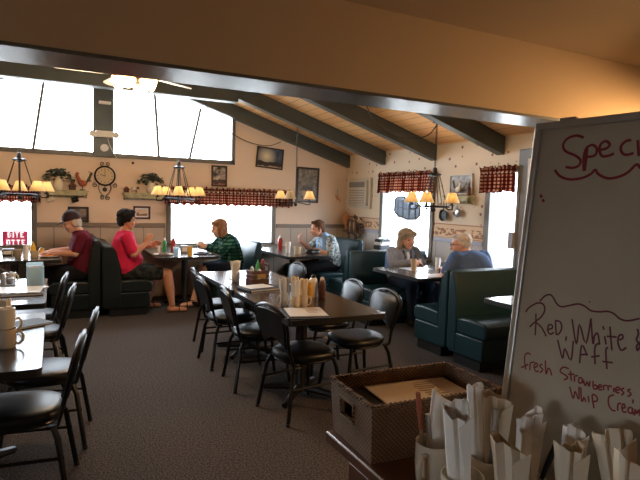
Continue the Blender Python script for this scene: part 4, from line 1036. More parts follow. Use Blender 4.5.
# woman in green plaid, facing -X
person('woman in green plaid shirt holding a white cup in front of the window', (2.33, 7.42, 0), 90, (0, .12, .985), (0, .205, 1.085), hpitch=-10, bulk=1.1, sw=.185,
       arms=[((-.23, .23, .78), (-.09, .40, .84), (.45, .8, .25), 45, (.9, -.3, 0)), ((.23, .24, .78), (.09, .42, .84), (-.45, .8, .25), 45, (-.9, -.3, 0))],
       legs=[((-.12, .44, .51), (-.14, .60, .10), (-.14, .76, .04)), ((.12, .42, .51), (.12, .50, .10), (.12, .66, .04))],
       skin='skin_pale', shirt='greenplaid', sleeve=1.85, pants='denim', pant_len=.85, hair=bob_hair, hairm='gingerhair', sandals=True)
# woman in light blue in the corner, facing -X
def vest(body, HM, P0, P1, NB, sh):
    b = MB()
    for s in (-1, 1): b.capsule(NB + V((s * .07, .02, .0)), bez(P0, P1, NB, .32) + V((s * .088, .105, 0)), .065, .085)
    meshobj('vest_front', remesh(b, .01, 4), M['bluetop'], body)
person('woman in light blue top and pale patterned sleeves at the corner table', (3.84, 7.22, 0), 90, (0, .12, .99), (0, .235, 1.095), hpitch=-10, bulk=1.12, sw=.19,
       arms=[((-.25, .14, .72), (-.16, .34, .80), (.3, .9, -.1), 35, (0, 0, -1)), ((.25, .24, .78), (.10, .47, .90), (-.2, .4, .8), 50, (-.3, -.9, .2))],
       legs=[((-.12, .43, .51), (-.12, .40, .10), (-.12, .55, .035)), ((.12, .43, .51), (.12, .42, .10), (.12, .57, .035))],
       skin='skin', shirt='floral', sleeve=1.2, pants='blacktrouser', hair=short_hair, hairm='brownhair', extra=vest)
# woman in grey cardigan, facing the camera side (-Y)
def blouse(body, HM, P0, P1, NB, sh):
    b = MB(); b.loft([(bez(P0, P1, NB, .96) + V((0, .045, 0)), .03, .03), (bez(P0, P1, NB, .75) + V((0, .095, 0)), .04, .04), (bez(P0, P1, NB, .4) + V((0, .118, 0)), .045, .045)])
    meshobj('blouse', remesh(b, .008, 3), M['blouse'], body)
    b = MB()
    for s in (-1, 1): b.tube([NB + V((s * .05, -.03, .02)), NB + V((s * .055, .06, -.03)), bez(P0, P1, NB, .7) + V((s * .045, .125, 0)), bez(P0, P1, NB, .4) + V((s * .06, .145, 0))], [.02, .022, .018, .015], 8)
    meshobj('scarf', remesh(b, .008, 2), M['navy'], body)
    a = MB(); a.capsule(sh[1] + V((.012, .0, -.05)), sh[1] + V((.055, .05, -.20)), .066, .062); meshobj('denim_sleeve', remesh(a, .01, 3), M['denimblue'], body)
person('woman with ash blonde bob and grey cardigan sitting against the bright window', (4.07, 5.66, 0), 180, (0, .04, .955), (.0, .10, 1.06), hpitch=-6, hyaw=2, bulk=1.05, sw=.18,
       arms=[((-.23, .15, .74), (-.06, .30, .80), (.8, .5, -.05), 30, (0, 0, -1)), ((.23, .15, .74), (.06, .31, .80), (-.8, .5, -.05), 30, (0, 0, -1))],
       legs=[((-.12, .42, .51), (-.12, .40, .10), (-.12, .55, .035)), ((.12, .42, .51), (.12, .42, .10), (.12, .57, .035))],
       skin='skin', shirt='greyjacket', sleeve=1.9, pants='denim', hair=big_bob, hairm='blondgrey', extra=blouse)
# man in blue, back to the camera, facing +Y
person('grey haired man in blue shirt with his back to us at the right booth', (4.13, 4.34, 0), 0, (-.02, .13, 1.0), (-.045, .225, 1.085), hpitch=-10, hyaw=48, bulk=1.2, sw=.195,
       arms=[((-.33, .14, .76), (-.17, .36, .80), (.5, .8, -.02), 30, (0, 0, -1)), ((.30, .14, .76), (.12, .36, .80), (-.6, .7, -.02), 30, (0, 0, -1))],
       legs=[((-.14, .43, .51), (-.14, .42, .10), (-.15, .57, .035)), ((.14, .43, .51), (.14, .42, .10), (.15, .57, .035))],
       skin='skin', shirt='bluetee', sleeve=.8, pants='denim', hair=[((0, -.024, .046), (.083, .092, .072)), ((0, -.056, .0), (.074, .050, .066)), ((-.066, -.018, .012), (.018, .045, .03)), ((.066, -.018, .012), (.018, .045, .03)), ((0, .05, .092), (.05, .03, .022))], hairm='greyhair', glasses=True, belly=.03)

# ================================================================== THINGS ON THE TABLES
TZ = .7505
def mug(label, x, y, z=TZ, r=.041, h=.092, m='cream', rz=0, group=None, cat='mug', name='coffee_mug'):
    t = thing(name, label, cat, (x, y, z), rz, group)
    MB().lathe([(0, 0), (r * .84, 0), (r * .92, .006), (r, h * .45), (r, h), (r * .93, h), (r * .92, h * .4), (r * .8, .01), (0, .01)], 24).build('cup', M[m], t)
    MB().tube([(r * .93, 0, h * .80), (r * 1.45, 0, h * .84), (r * 1.75, 0, h * .62), (r * 1.66, 0, h * .36), (r * 1.3, 0, h * .2), (r * .9, 0, h * .2)], [.006, .0065, .007, .007, .0065, .006], 8).build('handle', M[m], t)
    return t
def tumbler(label, x, y, r=.034, h=.12, m='clear', z=TZ, group=None, liquid=None, name='drinking_glass', cat='glass'):
    t = thing(name, label, cat, (x, y, z), 0, group)
    MB().lathe([(0, 0), (r * .8, 0), (r, h), (r * .94, h), (r * .75, .008), (0, .008)], 18).build('tumbler', M[m], t)
    if liquid: MB().lathe([(0, .009), (r * .73, .009), (r * .86, h * .78), (0, h * .78)], 18).build('drink', M[liquid], t)
    return t
def bottle(label, x, y, h, r, m, mc, z=TZ, group='condiment bottles', spout=True, name='condiment_bottle'):
    t = thing(name, label, 'bottle', (x, y, z), 0, group)
    MB().lathe([(0, 0), (r * .9, 0), (r, .01), (r, h * .62), (r * .8, h * .74), (r * .5, h * .80), (0, h * .80)], 18).build('bottle', M[m], t)
    MB().lathe([(r * .55, h * .78), (r * .55, h * .87), (r * .3, h * .9), (.004, h) if spout else (r * .3, h * .92), (0, h if spout else h * .92)], 14).build('cap', M[mc], t)
    return t
def paper(label, x, y, w, d, rz, z, m='paperw', name='paper_menu', cat='paper', th=.003, group=None, ink=False):
    t = MB().span((-w / 2, -d / 2, 0), (w / 2, d / 2, th)).build(name, M[m], None, smooth=0); t.location = (x, y, z); t.rotation_euler = (0, 0, R(rz)); tag(t, label, cat, group)
    if ink:
        b = MB(); random.seed(int(x * 100))
        for k in range(7): b.span((w * random.uniform(.0, .06), d * .36 - k * d * .085, th), (w * random.uniform(.2, .40), d * .36 - k * d * .085 + d * .022, th + .0008))
        b.build('printed_lines', M['ink'], t, smooth=0)
    return t
def folder(label, x, y, w, d, rz, z=TZ, th=.012, group='black menu covers'):
    t = thing('menu_cover', label, 'menu', (x, y, z), rz, group)
    MB().span((-w / 2, -d / 2, 0), (w / 2, d / 2, .003)).build('back_cover', M['menu'], t, smooth=0); MB().span((-w / 2 + .006, -d / 2 + .006, .003), (w / 2 - .004, d / 2 - .006, th - .003)).build('pages', M['paperw'], t, smooth=0)
    MB().span((-w / 2, -d / 2, th - .003), (w / 2, d / 2, th)).build('front_cover', M['menu'], t, smooth=0); MB().tube([(-w / 2, -d / 2, th / 2), (-w / 2, d / 2, th / 2)], th / 2, 8).build('spine', M['menu'], t)
    return t
def napkin_box(label, x, y, z=TZ, m='steel', sx=.09, sy=.10, h=.13, group=None):
    t = thing('napkin_dispenser', label, 'napkin dispenser', (x, y, z), 0, group); MB().span((-sx / 2, -sy / 2, 0), (sx / 2, sy / 2, h)).build('case', M[m], t, bevel=.008)
    MB().span((-sx / 2 + .012, -sy / 2 - .004, .02), (sx / 2 - .012, -sy / 2 + .004, h - .02)).build('napkins', M['napkin'], t, smooth=0); return t
def shaker(label, x, y, m='white', mc='steel', h=.085, r=.022, z=TZ, group='salt and pepper shakers'):
    t = thing('shaker', label, 'shaker', (x, y, z), 0, group); MB().lathe([(0, 0), (r, 0), (r * .85, h * .7), (0, h * .7)], 14).build('jar', M[m], t); MB().lathe([(r * .9, h * .68), (r * .9, h * .86), (r * .5, h), (0, h)], 14).build('cap', M[mc], t); return t
def napkin_roll(label, base, top, w0, w1, th, m, side=None, slant=0, dip=.0, cutlery=True, group='napkins rolled round cutlery', fold=.4):
    """paper napkin wrapped as an open flared sleeve; cutlery ends inside it"""
    B0, T0 = V(base), V(top); ax = (T0 - B0); L = ax.length; ax.normalize()
    sd = V(side) if side else V((math.cos(R(26.8)), -math.sin(R(26.8)), 0)); sd = (sd - ax * sd.dot(ax)).normalized(); nn = ax.cross(sd); rn = random.Random(label); sd_ = rn.random(); twist = rn.uniform(-.28, .28)
    t = thing('napkin_roll', label, 'napkin', base, 0, group); O = V(base); n = 36
    def ring(f, ins, cap_off=True):
        w = (w0 + (w1 - w0) * f ** 1.2) / 2 - ins; h = (th * (.7 + .6 * f)) / 2 - ins; out = []
        for j in range(n):
            a = 2 * math.pi * j / n; c, s = math.cos(a), math.sin(a)
            x = w * math.copysign(abs(c) ** .6, c); y = h * math.copysign(abs(s) ** .45, s)
            y += fold * h * (abs(((x / w1 * 2.2 + sd_) % 1) - .5) * 4 - 1) * f
            tw = twist * f; x, y = x * math.cos(tw) - y * math.sin(tw), x * math.sin(tw) + y * math.cos(tw)
            z = L * f + ((slant * x / (w1 / 2)) + dip * s + .005 * math.sin(2 * a + 1 + sd_ * 6) + .0014 * math.sin(5 * a + sd_ * 9)) * (f ** 5)
            out.append(tuple(B0 + sd * x + nn * y + ax * z - O))
        return out
    b = MB(); b.rings([ring(f, 0) for f in (0, .15, .3, .45, .6, .75, .88, .96, 1)] + [ring(f, .0022) for f in (1, .96, .85, .7, .5)], True)
    crease = random.Random(label + 'c'); b.v = [(x + crease.uniform(-.0009, .0009), y + crease.uniform(-.0009, .0009), z) for x, y, z in b.v]
    b.build('napkin', M[m], t, smooth=28)
    fl = MB(); f0, f1 = .35, .97; e = lambda f, k, o: B0 + sd * (w0 + (w1 - w0) * f ** 1.2) / 2 * k - nn * (th * (.7 + .6 * f) / 2 * (1 + fold) + o) + ax * L * f - O
    q = [(f0, .75), (f1, .95), (f1 - .10, -.15), (f0 + .05, .35)]
    P8 = [tuple(e(f, k, .0012)) for f, k in q] + [tuple(e(f, k, .0030)) for f, k in q]
    fl.add(P8, [(0, 1, 2, 3), (7, 6, 5, 4), (0, 4, 5, 1), (1, 5, 6, 2), (2, 6, 7, 3), (3, 7, 4, 0)]); fl.build('folded_flap', M[m], t, smooth=0)
    if cutlery:
        for k, dx in enumerate((-.22, .12)):
            p0 = sd * dx * w0 - B0 + B0; a0 = V((0, 0, 0)) + sd * dx * w0 + ax * L * .2; a1 = sd * dx * w1 * .6 + ax * L * (.72 + .08 * k)
            MB().tube([tuple(a0), tuple(a0 + (a1 - a0) * .6), tuple(a1)], [.0035, .004, .006], 8).build('fork_handle' if k else 'knife_handle', M['steel'], t)
    return t

# near left table: stacked mugs, menu
mug('lower beige mug of the stack at the left edge of the nearest table', -.212, 3.03, TZ, .045, .095, 'beige', -20, 'beige mugs on the nearest table')
mug('upper beige mug standing on another mug on the nearest table', -.215, 3.035, TZ + .096, .042, .10, 'cream', 200, 'beige mugs on the nearest table')
mug('beige mug with a rolled napkin behind the mug stack on the nearest table', -.235, 3.33, TZ, .043, .095, 'beige', 10, 'beige mugs on the nearest table')
napkin_roll('rolled cream napkin standing in the mug behind the stack on the nearest table', (-.235, 3.33, TZ + .012), (-.245, 3.35, TZ + .185), .036, .062, .03, 'kraft')
folder('black menu lying open edge toward us on the nearest table', -.155, 3.49, .25, .17, 30, TZ, .014)
# second table: papers over menus, clear dispenser, caddy
folder('black menu under white papers on the second left table', -.24, 4.62, .32, .27, 4, TZ, .02)
paper('white printed sheets lying on the black menu on the second left table', -.245, 4.66, .33, .30, -6, TZ + .0205, 'paperw', th=.006)
paper('white sheet folded up at its corner beside the clear dispenser', -.16, 4.93, .19, .20, 22, TZ, 'paperw', th=.004)
t = thing('brochure_holder', 'clear pale blue plastic dispenser standing on the second left table', 'dispenser', (-.135, 4.885, TZ + .005), 5)
MB().span((-.062, -.045, 0), (.062, .045, .008)).span((-.062, .037, 0), (.062, .045, .20)).span((-.062, -.045, 0), (.062, -.037, .165)).span((-.062, -.045, 0), (-.055, .045, .18)).span((.055, -.045, 0), (.062, .045, .18)).build('holder', M['clear'], t, bevel=.004)
for k in range(5): MB().tube([(-.045 + k * .022, -.047, .03), (-.045 + k * .022, -.047, .15)], .003, 6).build('rib', M['clear'], t)
MB().span((-.05, -.02, .008), (.05, .02, .175)).build('leaflets', M['paperw'], t, smooth=0)
t = thing('condiment_caddy', 'black wire condiment caddy at the left edge of the second left table', 'caddy', (-.40, 4.98, TZ), 15)
b = MB()
for z in (.02, .07): b.tube([(p[0], p[1], z) for p in rrect(-.10, -.07, .10, .07, .02)], .004, 6, True)
for x in (-.1, 0, .1):
    for y in (-.07, .07): b.tube([(x, y, .0), (x, y, .07)], .003, 6)
b.tube([(-.1, 0, .02), (-.1, 0, .10), (0, 0, .16), (.1, 0, .10), (.1, 0, .02)], .004, 6); b.build('wire_frame', M['steel'], t); MB().span((-.1, -.07, .006), (.1, .07, .014)).build('tray', M['iron'], t)
bottle('dark sauce bottle standing in the wire caddy of the second left table', -.44, 4.99, .17, .026, 'brownw', 'steel', TZ + .015)
shaker('steel shaker standing in the wire caddy of the second left table', -.365, 4.96, 'steel', 'steel', .10, .022, TZ + .015)
mug('cream mug beside the wire caddy on the second left table', -.33, 5.18, TZ, .04, .09, 'cream', -30)

# long table: mugs, napkins, menus, bottles, crate
ST = [(1.555, 3.425, 'beige', 'front left'), (1.625, 3.445, 'beige', 'front right'), (1.515, 3.55, 'white', 'rear left'), (1.60, 3.56, 'white', 'rear right')]
for i, (x, y, m, w) in enumerate(ST):
    mug('%s mug at the %s of the napkin filled mugs on the long table' % ('beige' if m == 'beige' else 'white', w), x, y, TZ, .031, .092, m, (200, -20, 180, 60)[i], 'mugs holding napkins on the long table')
    napkin_roll('cream napkin roll in the %s mug on the long table' % w, (x, y, TZ + .012), (x + (.004, .002, -.012, .008)[i], y + .01, TZ + .20 + .008 * (i % 2)), .040, .055, .042, 'kraft' if i % 2 else 'napkin', cutlery=False)
bottle('amber mustard jar behind the napkin mugs on the long table', 1.815, 3.76, .16, .036, 'amber', 'cream', spout=False)
bottle('white dressing bottle with dark label on the long table', 1.875, 3.80, .20, .036, 'white', 'edge', spout=False)
bottle('tall dark ketchup bottle with cream cap, rightmost of the long table bottles', 1.925, 3.74, .185, .028, 'brownw', 'cream', spout=False)
napkin_box('black napkin holder half hidden behind the mugs on the long table', 1.665, 3.68, TZ, 'black', .07, .12, .13)
folder('black menu under tan paper at the near end of the long table', 1.54, 3.235, .29, .30, -12, TZ, .012)
paper('tan printed menu sheet lying at the near end of the long table', 1.545, 3.24, .26, .27, -14, TZ + .0125, 'paperw', th=.004, ink=True)
folder('black menu half folded open in front of the wooden crate', 1.60, 4.28, .33, .22, 12, TZ, .018)
paper('white sheet on the black menu in front of the wooden crate', 1.58, 4.31, .24, .17, 14, TZ + .0185, 'paperw', th=.003)
mug('white mug holding a flared napkin beside the wooden crate', 1.525, 4.74, TZ, .040, .09, 'white', 190)
napkin_roll('flared cream napkin standing in the white mug beside the crate', (1.525, 4.74, TZ + .012), (1.52, 4.75, TZ + .19), .052, .10, .05, 'napkin', cutlery=False)
t = thing('wooden_crate', 'small brown wooden condiment crate on the far half of the long table', 'crate', (1.69, 4.60, TZ), 8)
b = MB()
for z in (.012, .05, .088):
    b.span((-.09, -.065, z), (.09, -.056, z + .033)).span((-.09, .056, z), (.09, .065, z + .033)).span((-.09, -.056, z), (-.081, .056, z + .033)).span((.081, -.056, z), (.09, .056, z + .033))
b.build('slats', M['brownw'], t, bevel=.002, smooth=0); MB().span((-.088, -.063, 0), (.088, .063, .012)).build('bottom', M['brownw'], t, smooth=0)
MB().tube([(.086, -.06, .11), (.086, -.05, .17), (.086, .05, .17), (.086, .06, .11)], .010, 8).build('handle', M['brownw'], t)
MB().span((-.035, -.0665, .05), (.05, -.0655, .09)).build('label_plate', M['gold'], t, smooth=0)
bottle('green squeeze bottle standing in the wooden crate', 1.70, 4.625, .20, .022, 'greenb', 'greenb', TZ + .013)
shaker('glass shaker at the left inside the wooden crate', 1.635, 4.60, 'clear', 'steel', .14, .022, TZ + .013)
shaker('white shaker at the front inside the wooden crate', 1.69, 4.565, 'white', 'steel', .125, .02, TZ + .013)
bottle('dark red jelly jar sticking out of the back of the crate', 1.745, 4.62, .22, .028, 'brownw', 'red', TZ + .013, spout=False)

# capped man's table
napkin_box('black napkin holder at the left end of the capped man\'s table', -.49, 7.42, TZ, 'black', .13, .07, .085)
mug('tan mug left of the mustard on the capped man\'s table', -.375, 7.14, TZ, .038, .10, 'tancup', 170)
tumbler('tall white can with band on the capped man\'s table', -.285, 6.98, .033, .17, 'white', name='drink_can', cat='can')
bottle('yellow mustard squeeze bottle on the capped man\'s table', -.222, 7.26, .185, .032, 'yellow', 'yellow')
mug('tan sugar cup in front of the mustard on the capped man\'s table', -.20, 7.12, TZ, .046, .085, 'tancup', 200, cat='cup', name='sugar_cup')
bottle('small brown jar beside the mustard on the capped man\'s table', -.13, 7.40, .11, .034, 'amber', 'brownw', spout=False)
def plate(label, x, y, r=.12, m='white', food=None, group='plates on the booth tables'):
    t = thing('plate', label, 'plate', (x, y, TZ), 0, group); MB().lathe([(0, 0), (r * .6, 0), (r, .016), (r, .020), (r * .62, .006), (0, .006)], 28).build('dish', M[m], t)
    if food:
        b = MB(); random.seed(int(r * 999 + x * 50))
        for k in range(6): b.sph((random.uniform(-.5, .5) * r, random.uniform(-.5, .5) * r, .016), (.03, .025, .016))
        meshobj('food', remesh(b, .007, 2), M[food], t)
    return t
plate('small white plate under the capped man\'s hands', -.045, 7.16, .11, 'white', 'orange')
# red man's table
plate('white plate of food in front of the man in red', 1.30, 7.12, .13, 'white', 'dried')
bottle('green and white bottle among the condiments of the red man\'s table', 1.40, 7.62, .20, .028, 'greenb', 'white')
bottle('red ketchup bottle against the window edge on the red man\'s table', 1.545, 7.74, .20, .036, 'red', 'red', spout=False)
shaker('white shaker beside the green bottle on the red man\'s table', 1.32, 7.60, 'white', 'edge', .13)
tumbler('clear glass of water with napkin at the near edge of the red man\'s table', 1.425, 6.95, .038, .125, 'clear', liquid='clear', group='drinks on the red man\'s table')
napkin_box('grey napkin dispenser standing on the red man\'s table', 1.63, 7.42, TZ, 'grey', .09, .10, .10)
tumbler('glass of yellow juice in front of the woman in green plaid', 1.60, 6.93, .036, .13, 'amber', liquid='amber', group='drinks on the red man\'s table')
plate('dark plate in front of the woman in green plaid', 1.80, 7.22, .12, 'black', None)
mug('white cup held in the hands of the woman in green plaid', 1.865, 7.42, .835, .036, .075, 'white', 180, cat='cup', name='teacup')
# corner table
bottle('ketchup bottle by the window on the corner table', 3.12, 7.52, .24, .036, 'red', 'white')
shaker('dark shaker beside the ketchup on the corner table', 3.18, 7.38, 'edge', 'steel', .11, .03)
tumbler('white cup of the corner table standing next to the ketchup', 3.10, 7.16, .040, .16, 'white', name='paper_cup', cat='cup')
mug('beige mug in front of the woman in light blue', 3.15, 6.93, TZ, .046, .11, 'beige', 10)
t = thing('purse', 'black leather purse lying on the corner table before the woman in light blue', 'purse', (3.33, 6.80, TZ), 8)
b = MB(); b.sph((0, 0, .042), (.12, .06, .042)); b.sph((-.05, 0, .04), (.07, .06, .038)); b.sph((.06, 0, .04), (.07, .06, .038)); meshobj('bag', remesh(b, .008, 4, .004, .04), M['leather'], t); MB().tube([(-.10, -.02, .06), (-.05, -.05, .085), (.06, -.05, .088), (.11, -.02, .06)], .006, 6).build('strap', M['leather'], t)
# right booth table
tumbler('glass of iced tea in front of the woman in the grey cardigan', 3.72, 4.93, .036, .14, 'tancup', liquid='amber')
paper('white place mat in front of the woman in the grey cardigan', 3.88, 5.10, .34, .22, 4, TZ, 'paperw', 'place_mat', 'place mat')
paper('second white place mat at the near edge of the grey couple\'s table', 3.74, 4.56, .30, .20, 0, TZ, 'paperw', 'place_mat', 'place mat')
napkin_box('brown napkin holder beside the man in the blue shirt', 4.02, 4.74, TZ, 'brownw', .07, .08, .12)
tumbler('white cup near the face of the man in the blue shirt', 4.12, 4.99, .034, .14, 'white', name='paper_cup', cat='cup')
shaker('steel shaker in the middle of the grey couple\'s table', 4.30, 5.05, 'clear', 'steel', .10)
# striped bag on the empty bench
t = thing('tote_bag', 'white and charcoal striped bag propped on the empty bench in the corner', 'bag', (4.42, 6.66, .465), 12)
bo = rrect(-.15, -.09, .15, .09, .05)
for k, (z0, z1, mm) in enumerate(((0, .30, 'navy'), (.30, .36, 'stripe'), (.36, .43, 'navy'), (.43, .475, 'stripe'), (.475, .52, 'navy'))): MB().pad(bo, [(.015 + .006 * k, z0), (.004 + .008 * k, (z0 + z1) / 2), (.012 + .009 * k, z1)]).build('bag_panel' if mm == 'navy' else 'stripe', M[mm], t)
MB().sph((0, 0, .50), (.10, .06, .045)).build('bag_top', M['stripe'], t); MB().tube([(-.09, -.08, .45), (-.08, -.10, .54), (.06, -.10, .55), (.09, -.08, .45)], .010, 8).build('strap', M['teal'], t)
# red sign leaning in the left window
t = thing('window_sign', 'small red sign with white letters in the left window', 'sign', (-.42, YB - .015, .89), 0)
G = {'B': ['110', '101', '110', '101', '110'], 'I': ['1', '1', '1', '1', '1'], 'T': ['111', '010', '010', '010', '010'], 'E': ['111', '100', '110', '100', '111'], 'O': ['111', '101', '101', '101', '111']}
nx, nz, cw = 20, 14, .0148; on = set()
for txt, c0, r0 in (('BITE', 4, 1), ('OTTE', 3, 8)):
    for ch in txt:
        for r, row in enumerate(G[ch]):
            for c, q in enumerate(row):
                if q == '1': on.add((c0 + c, r0 + r))
        c0 += len(G[ch][0]) + 1
pr, pw = MB(), MB()
for c in range(nx):
    for r in range(nz): (pw if (c, r) in on else pr).span((-.19 + c * cw, -.004, .11 - (r + 1) * cw), (-.19 + (c + 1) * cw, 0, .11 - r * cw))
pr.build('panel', M['signred'], t, smooth=0); pw.build('lettering', M['signwhite'], t, smooth=0)

# ================================================================== NEAR STATION
SZ = .88
t = thing('side_station', 'dark red wooden serving station in the right foreground under the wicker basket', 'table', (1.2, .80, 0))
MB().span((-.515, -.72, SZ - .03), (.62, .485, SZ)).build('top', M['station'], t, bevel=.005); MB().span((-.45, -.68, .06), (.58, .44, SZ - .03)).build('cabinet', M['brownw'], t, bevel=.004)
MB().span((-.42, -.66, 0), (.55, .42, .06)).build('plinth', M['edge'], t)
for k in range(2):
    dp = MB().span((-.462, -.66 + .56 * k, .10), (-.45, -.12 + .56 * k, SZ - .08)).build('door', M['station'], t, bevel=.004); MB().tube([(-.465, -.16 + .12 * k, .5), (-.485, -.16 + .12 * k, .52), (-.485, -.16 + .12 * k, .60), (-.465, -.16 + .12 * k, .62)], .005, 6).build('handle', M['steel'], dp)
# wicker basket
t = thing('wicker_basket', 'brown wicker basket with cut out handle holding menus', 'basket', (.895, 1.161, SZ + .0005), 0)
def bas(z): k = z / .15; return [(-.195 - .010 * k, -.095 - .010 * k), (.190 + .010 * k, -.120 - .010 * k), (.200 + .010 * k, .110 + .006 * k), (-.185 - .010 * k, .122 + .008 * k)]
def walls():
    b = MB(); q = lambda z, i: [(x * (1 - i), y * (1 - i * 1.6), z) for x, y in bas(z)]
    o0, o1, i0, i1 = q(0, 0), q(.147, 0), q(.008, .035), q(.147, .035)
    def lerp(a, b_, t): return tuple(a[k] + (b_[k] - a[k]) * t for k in range(3))
    def wall(a, c, hole):                              # outer and inner faces of one side with an optional hand hole
        us, vs = ([0, .28, .60, 1], [0, .48, .82, 1]) if hole else ([0, 1], [0, 1])
        for u0, u1 in zip(us, us[1:]):
            for v0, v1 in zip(vs, vs[1:]):
                if hole and u0 == .28 and v0 == .48: continue
                P = []
                for lo, hi in ((o0, o1), (i0, i1)):
                    for u, v in ((u0, v0), (u1, v0), (u1, v1), (u0, v1)): P.append(lerp(lerp(lo[a], lo[c], u), lerp(hi[a], hi[c], u), v))
                b.add(P, [(0, 1, 2, 3), (7, 6, 5, 4), (0, 4, 5, 1), (1, 5, 6, 2), (2, 6, 7, 3), (3, 7, 4, 0)])
    wall(0, 1, False); wall(1, 2, False); wall(2, 3, False); wall(3, 0, True)
    f = [(x, y, 0) for x, y in bas(0)] + [(x, y, .009) for x, y in bas(0)]
    b.add(f, [(0, 1, 2, 3), (7, 6, 5, 4), (0, 4, 5, 1), (1, 5, 6, 2), (2, 6, 7, 3), (3, 7, 4, 0)]); return b
walls().build('woven_sides', M['wicker'], t, smooth=0)
rim = [V((x * .985, y * .985, .149)) for x, y in bas(.149)]; b = MB()
for i in range(4):
    a, c = rim[i], rim[(i + 1) % 4]; L = (c - a).length; n_ = int(L / .004)
    for ph in (0, math.pi): b.tube([tuple(a + (c - a) * k / n_ + V((0, 0, .0035 * math.sin(k * .9 + ph))) + ((c - a).cross(V((0, 0, 1))).normalized() * .0035 * math.cos(k * .9 + ph))) for k in range(n_ + 1)], .0042, 6)
b.build('braided_rim', M['wicker'], t)
lo, hi = bas(.071), bas(.121); lp = lambda P, u: (P[3][0] + (P[0][0] - P[3][0]) * u - .002, P[3][1] + (P[0][1] - P[3][1]) * u)
MB().tube([(*lp(lo, .28), .071), (*lp(lo, .60), .071), (*lp(hi, .60), .121), (*lp(hi, .28), .121)], .0045, 8, True).build('handle_rim', M['wicker'], t)
pp = folder('black menu cover under the tan sheet inside the wicker basket', .895, 1.17, .30, .17, -4, SZ + .10, .012)
st = MB().span((-.155, -.085, 0), (.155, .085, .088)).build('menu_stack', M['menu'], None, smooth=0); st.location = (.895, 1.17, SZ + .011); st.rotation_euler = (0, 0, R(-4)); tag(st, 'stack of dark menus filling the bottom of the wicker basket', 'menus')
paper('tan printed menu sheet on top inside the wicker basket', .93, 1.175, .27, .185, -6, SZ + .1125, 'paper_tan', th=.004, ink=True)
# mugs crowded with napkin rolls
MG = {'1': (.795, .945, 'handled mug farthest to the left of the napkin mugs', 205), '2': (.75, .80, 'mug with rim showing below the tall white napkin', 195), '3': (.863, .838, 'mug hidden behind cutlery in the middle of the napkin mugs', 150),
      '4': (.86, .737, 'mug before the whiteboard corner holding two napkins', 200), '5': (.888, .650, 'mug below the lower whiteboard writing', 200), '6': (.935, .555, 'mug under the broad cream napkin', 200), '7': (.86, .525, 'mug at the right edge of the napkin mugs', 200), '8': (.78, .69, 'foremost mug of the napkin mugs', 200)}
for k, (x, y, lab, rz) in MG.items(): mug('cream ' + lab, x, y, SZ + .0005, .044, .095, 'beige' if k in '158' else 'cream', rz, 'mugs of cutlery on the station')
def nr(lab, k, top, w0, w1, th, m, **kw):
    x, y = MG[k][0], MG[k][1]; o = kw.pop('off', (0, 0)); napkin_roll(lab, (x + o[0], y + o[1], SZ + .014), top, w0, w1, th, m, **kw)
nr('flat wide grey white napkin standing at the back of the leftmost mug', '1', (.850, .965, 1.062), .05, .092, .014, 'napkin', off=(.012, .012), slant=-.012)
nr('tall twisted white napkin in front, its open top folded', '2', (.725, .800, 1.119), .042, .052, .030, 'napkin', dip=.012)
nr('narrow white napkin standing straight behind the tall twisted one', '3', (.838, .868, 1.129), .030, .036, .020, 'napkin', off=(-.012, .016))
nr('broad cream napkin with rounded top behind the black cutlery', '3', (.858, .822, 1.116), .040, .060, .022, 'kraft', off=(.006, -.008), slant=-.008)
nr('white napkin with curled top beside the whiteboard edge', '4', (.890, .757, 1.098), .036, .050, .022, 'napkin', off=(.008, .012), slant=.012)
nr('small white napkin in front of the curled one near the whiteboard edge', '4', (.855, .728, 1.072), .030, .040, .018, 'napkin', off=(-.008, -.010), slant=-.01)
nr('large tan napkin with pointed top leaning in the foremost mug', '8', (.758, .690, 1.085), .042, .066, .026, 'kraft', slant=-.024)
nr('small white napkin with curled rim below the Whip lettering', '5', (.922, .678, 1.095), .030, .038, .024, 'napkin', off=(.008, .014), slant=-.004)
nr('square tan napkin with white edge below the Whip lettering', '5', (.871, .646, 1.081), .042, .054, .024, 'kraft', off=(-.010, -.008), slant=-.003)
nr('broad flared cream napkin below the last lettering on the whiteboard', '6', (.945, .620, 1.104), .034, .066, .034, 'kraft', slant=-.004, dip=-.008)
nr('white edged napkin leaning at the right edge of the picture', '7', (.905, .548, 1.088), .040, .058, .024, 'kraft', slant=-.016)
def cutlery(label, p0, p1, kind, m='steel', mh='steel'):
    a, c = V(p0), V(p1); d = (c - a).normalized(); s, _ = perp(d); t = thing(kind, label, kind, p0, 0, 'loose cutlery in the mugs'); L = (c - a).length
    MB().tube([(0, 0, 0), tuple(d * L * .55)], [.0035, .004], 8).build('shaft', M[m], t)
    MB().tube([tuple(d * L * .55), tuple(d * L * .8), tuple(d * L)], [.0045, .0062, .0055], 8).build('handle', M[mh], t)
cutlery('knife with brown wooden handle leaning out of the leftmost mug toward the basket', (.780, .958, SZ + .015), (.752, .960, 1.093), 'knife', 'steel', 'terracotta')
cutlery('fork leaning left beside the flat napkin in the leftmost mug', (.785, .93, SZ + .015), (.770, .945, 1.045), 'fork')
cutlery('knife with bright steel blade leaning right in the middle mug', (.848, .83, SZ + .015), (.836, .80, 1.10), 'knife')
cutlery('knife with black handle rising between the cream and white napkins', (.868, .846, SZ + .015), (.845, .852, 1.085), 'knife', 'steel', 'black')
cutlery('fork with black handle slanting between the two mugs by the whiteboard', (.852, .725, SZ + .015), (.905, .705, 1.05), 'fork', 'steel', 'black')
cutlery('knife with black handle behind the small curled napkin', (.892, .64, SZ + .015), (.93, .66, 1.06), 'knife', 'steel', 'black')

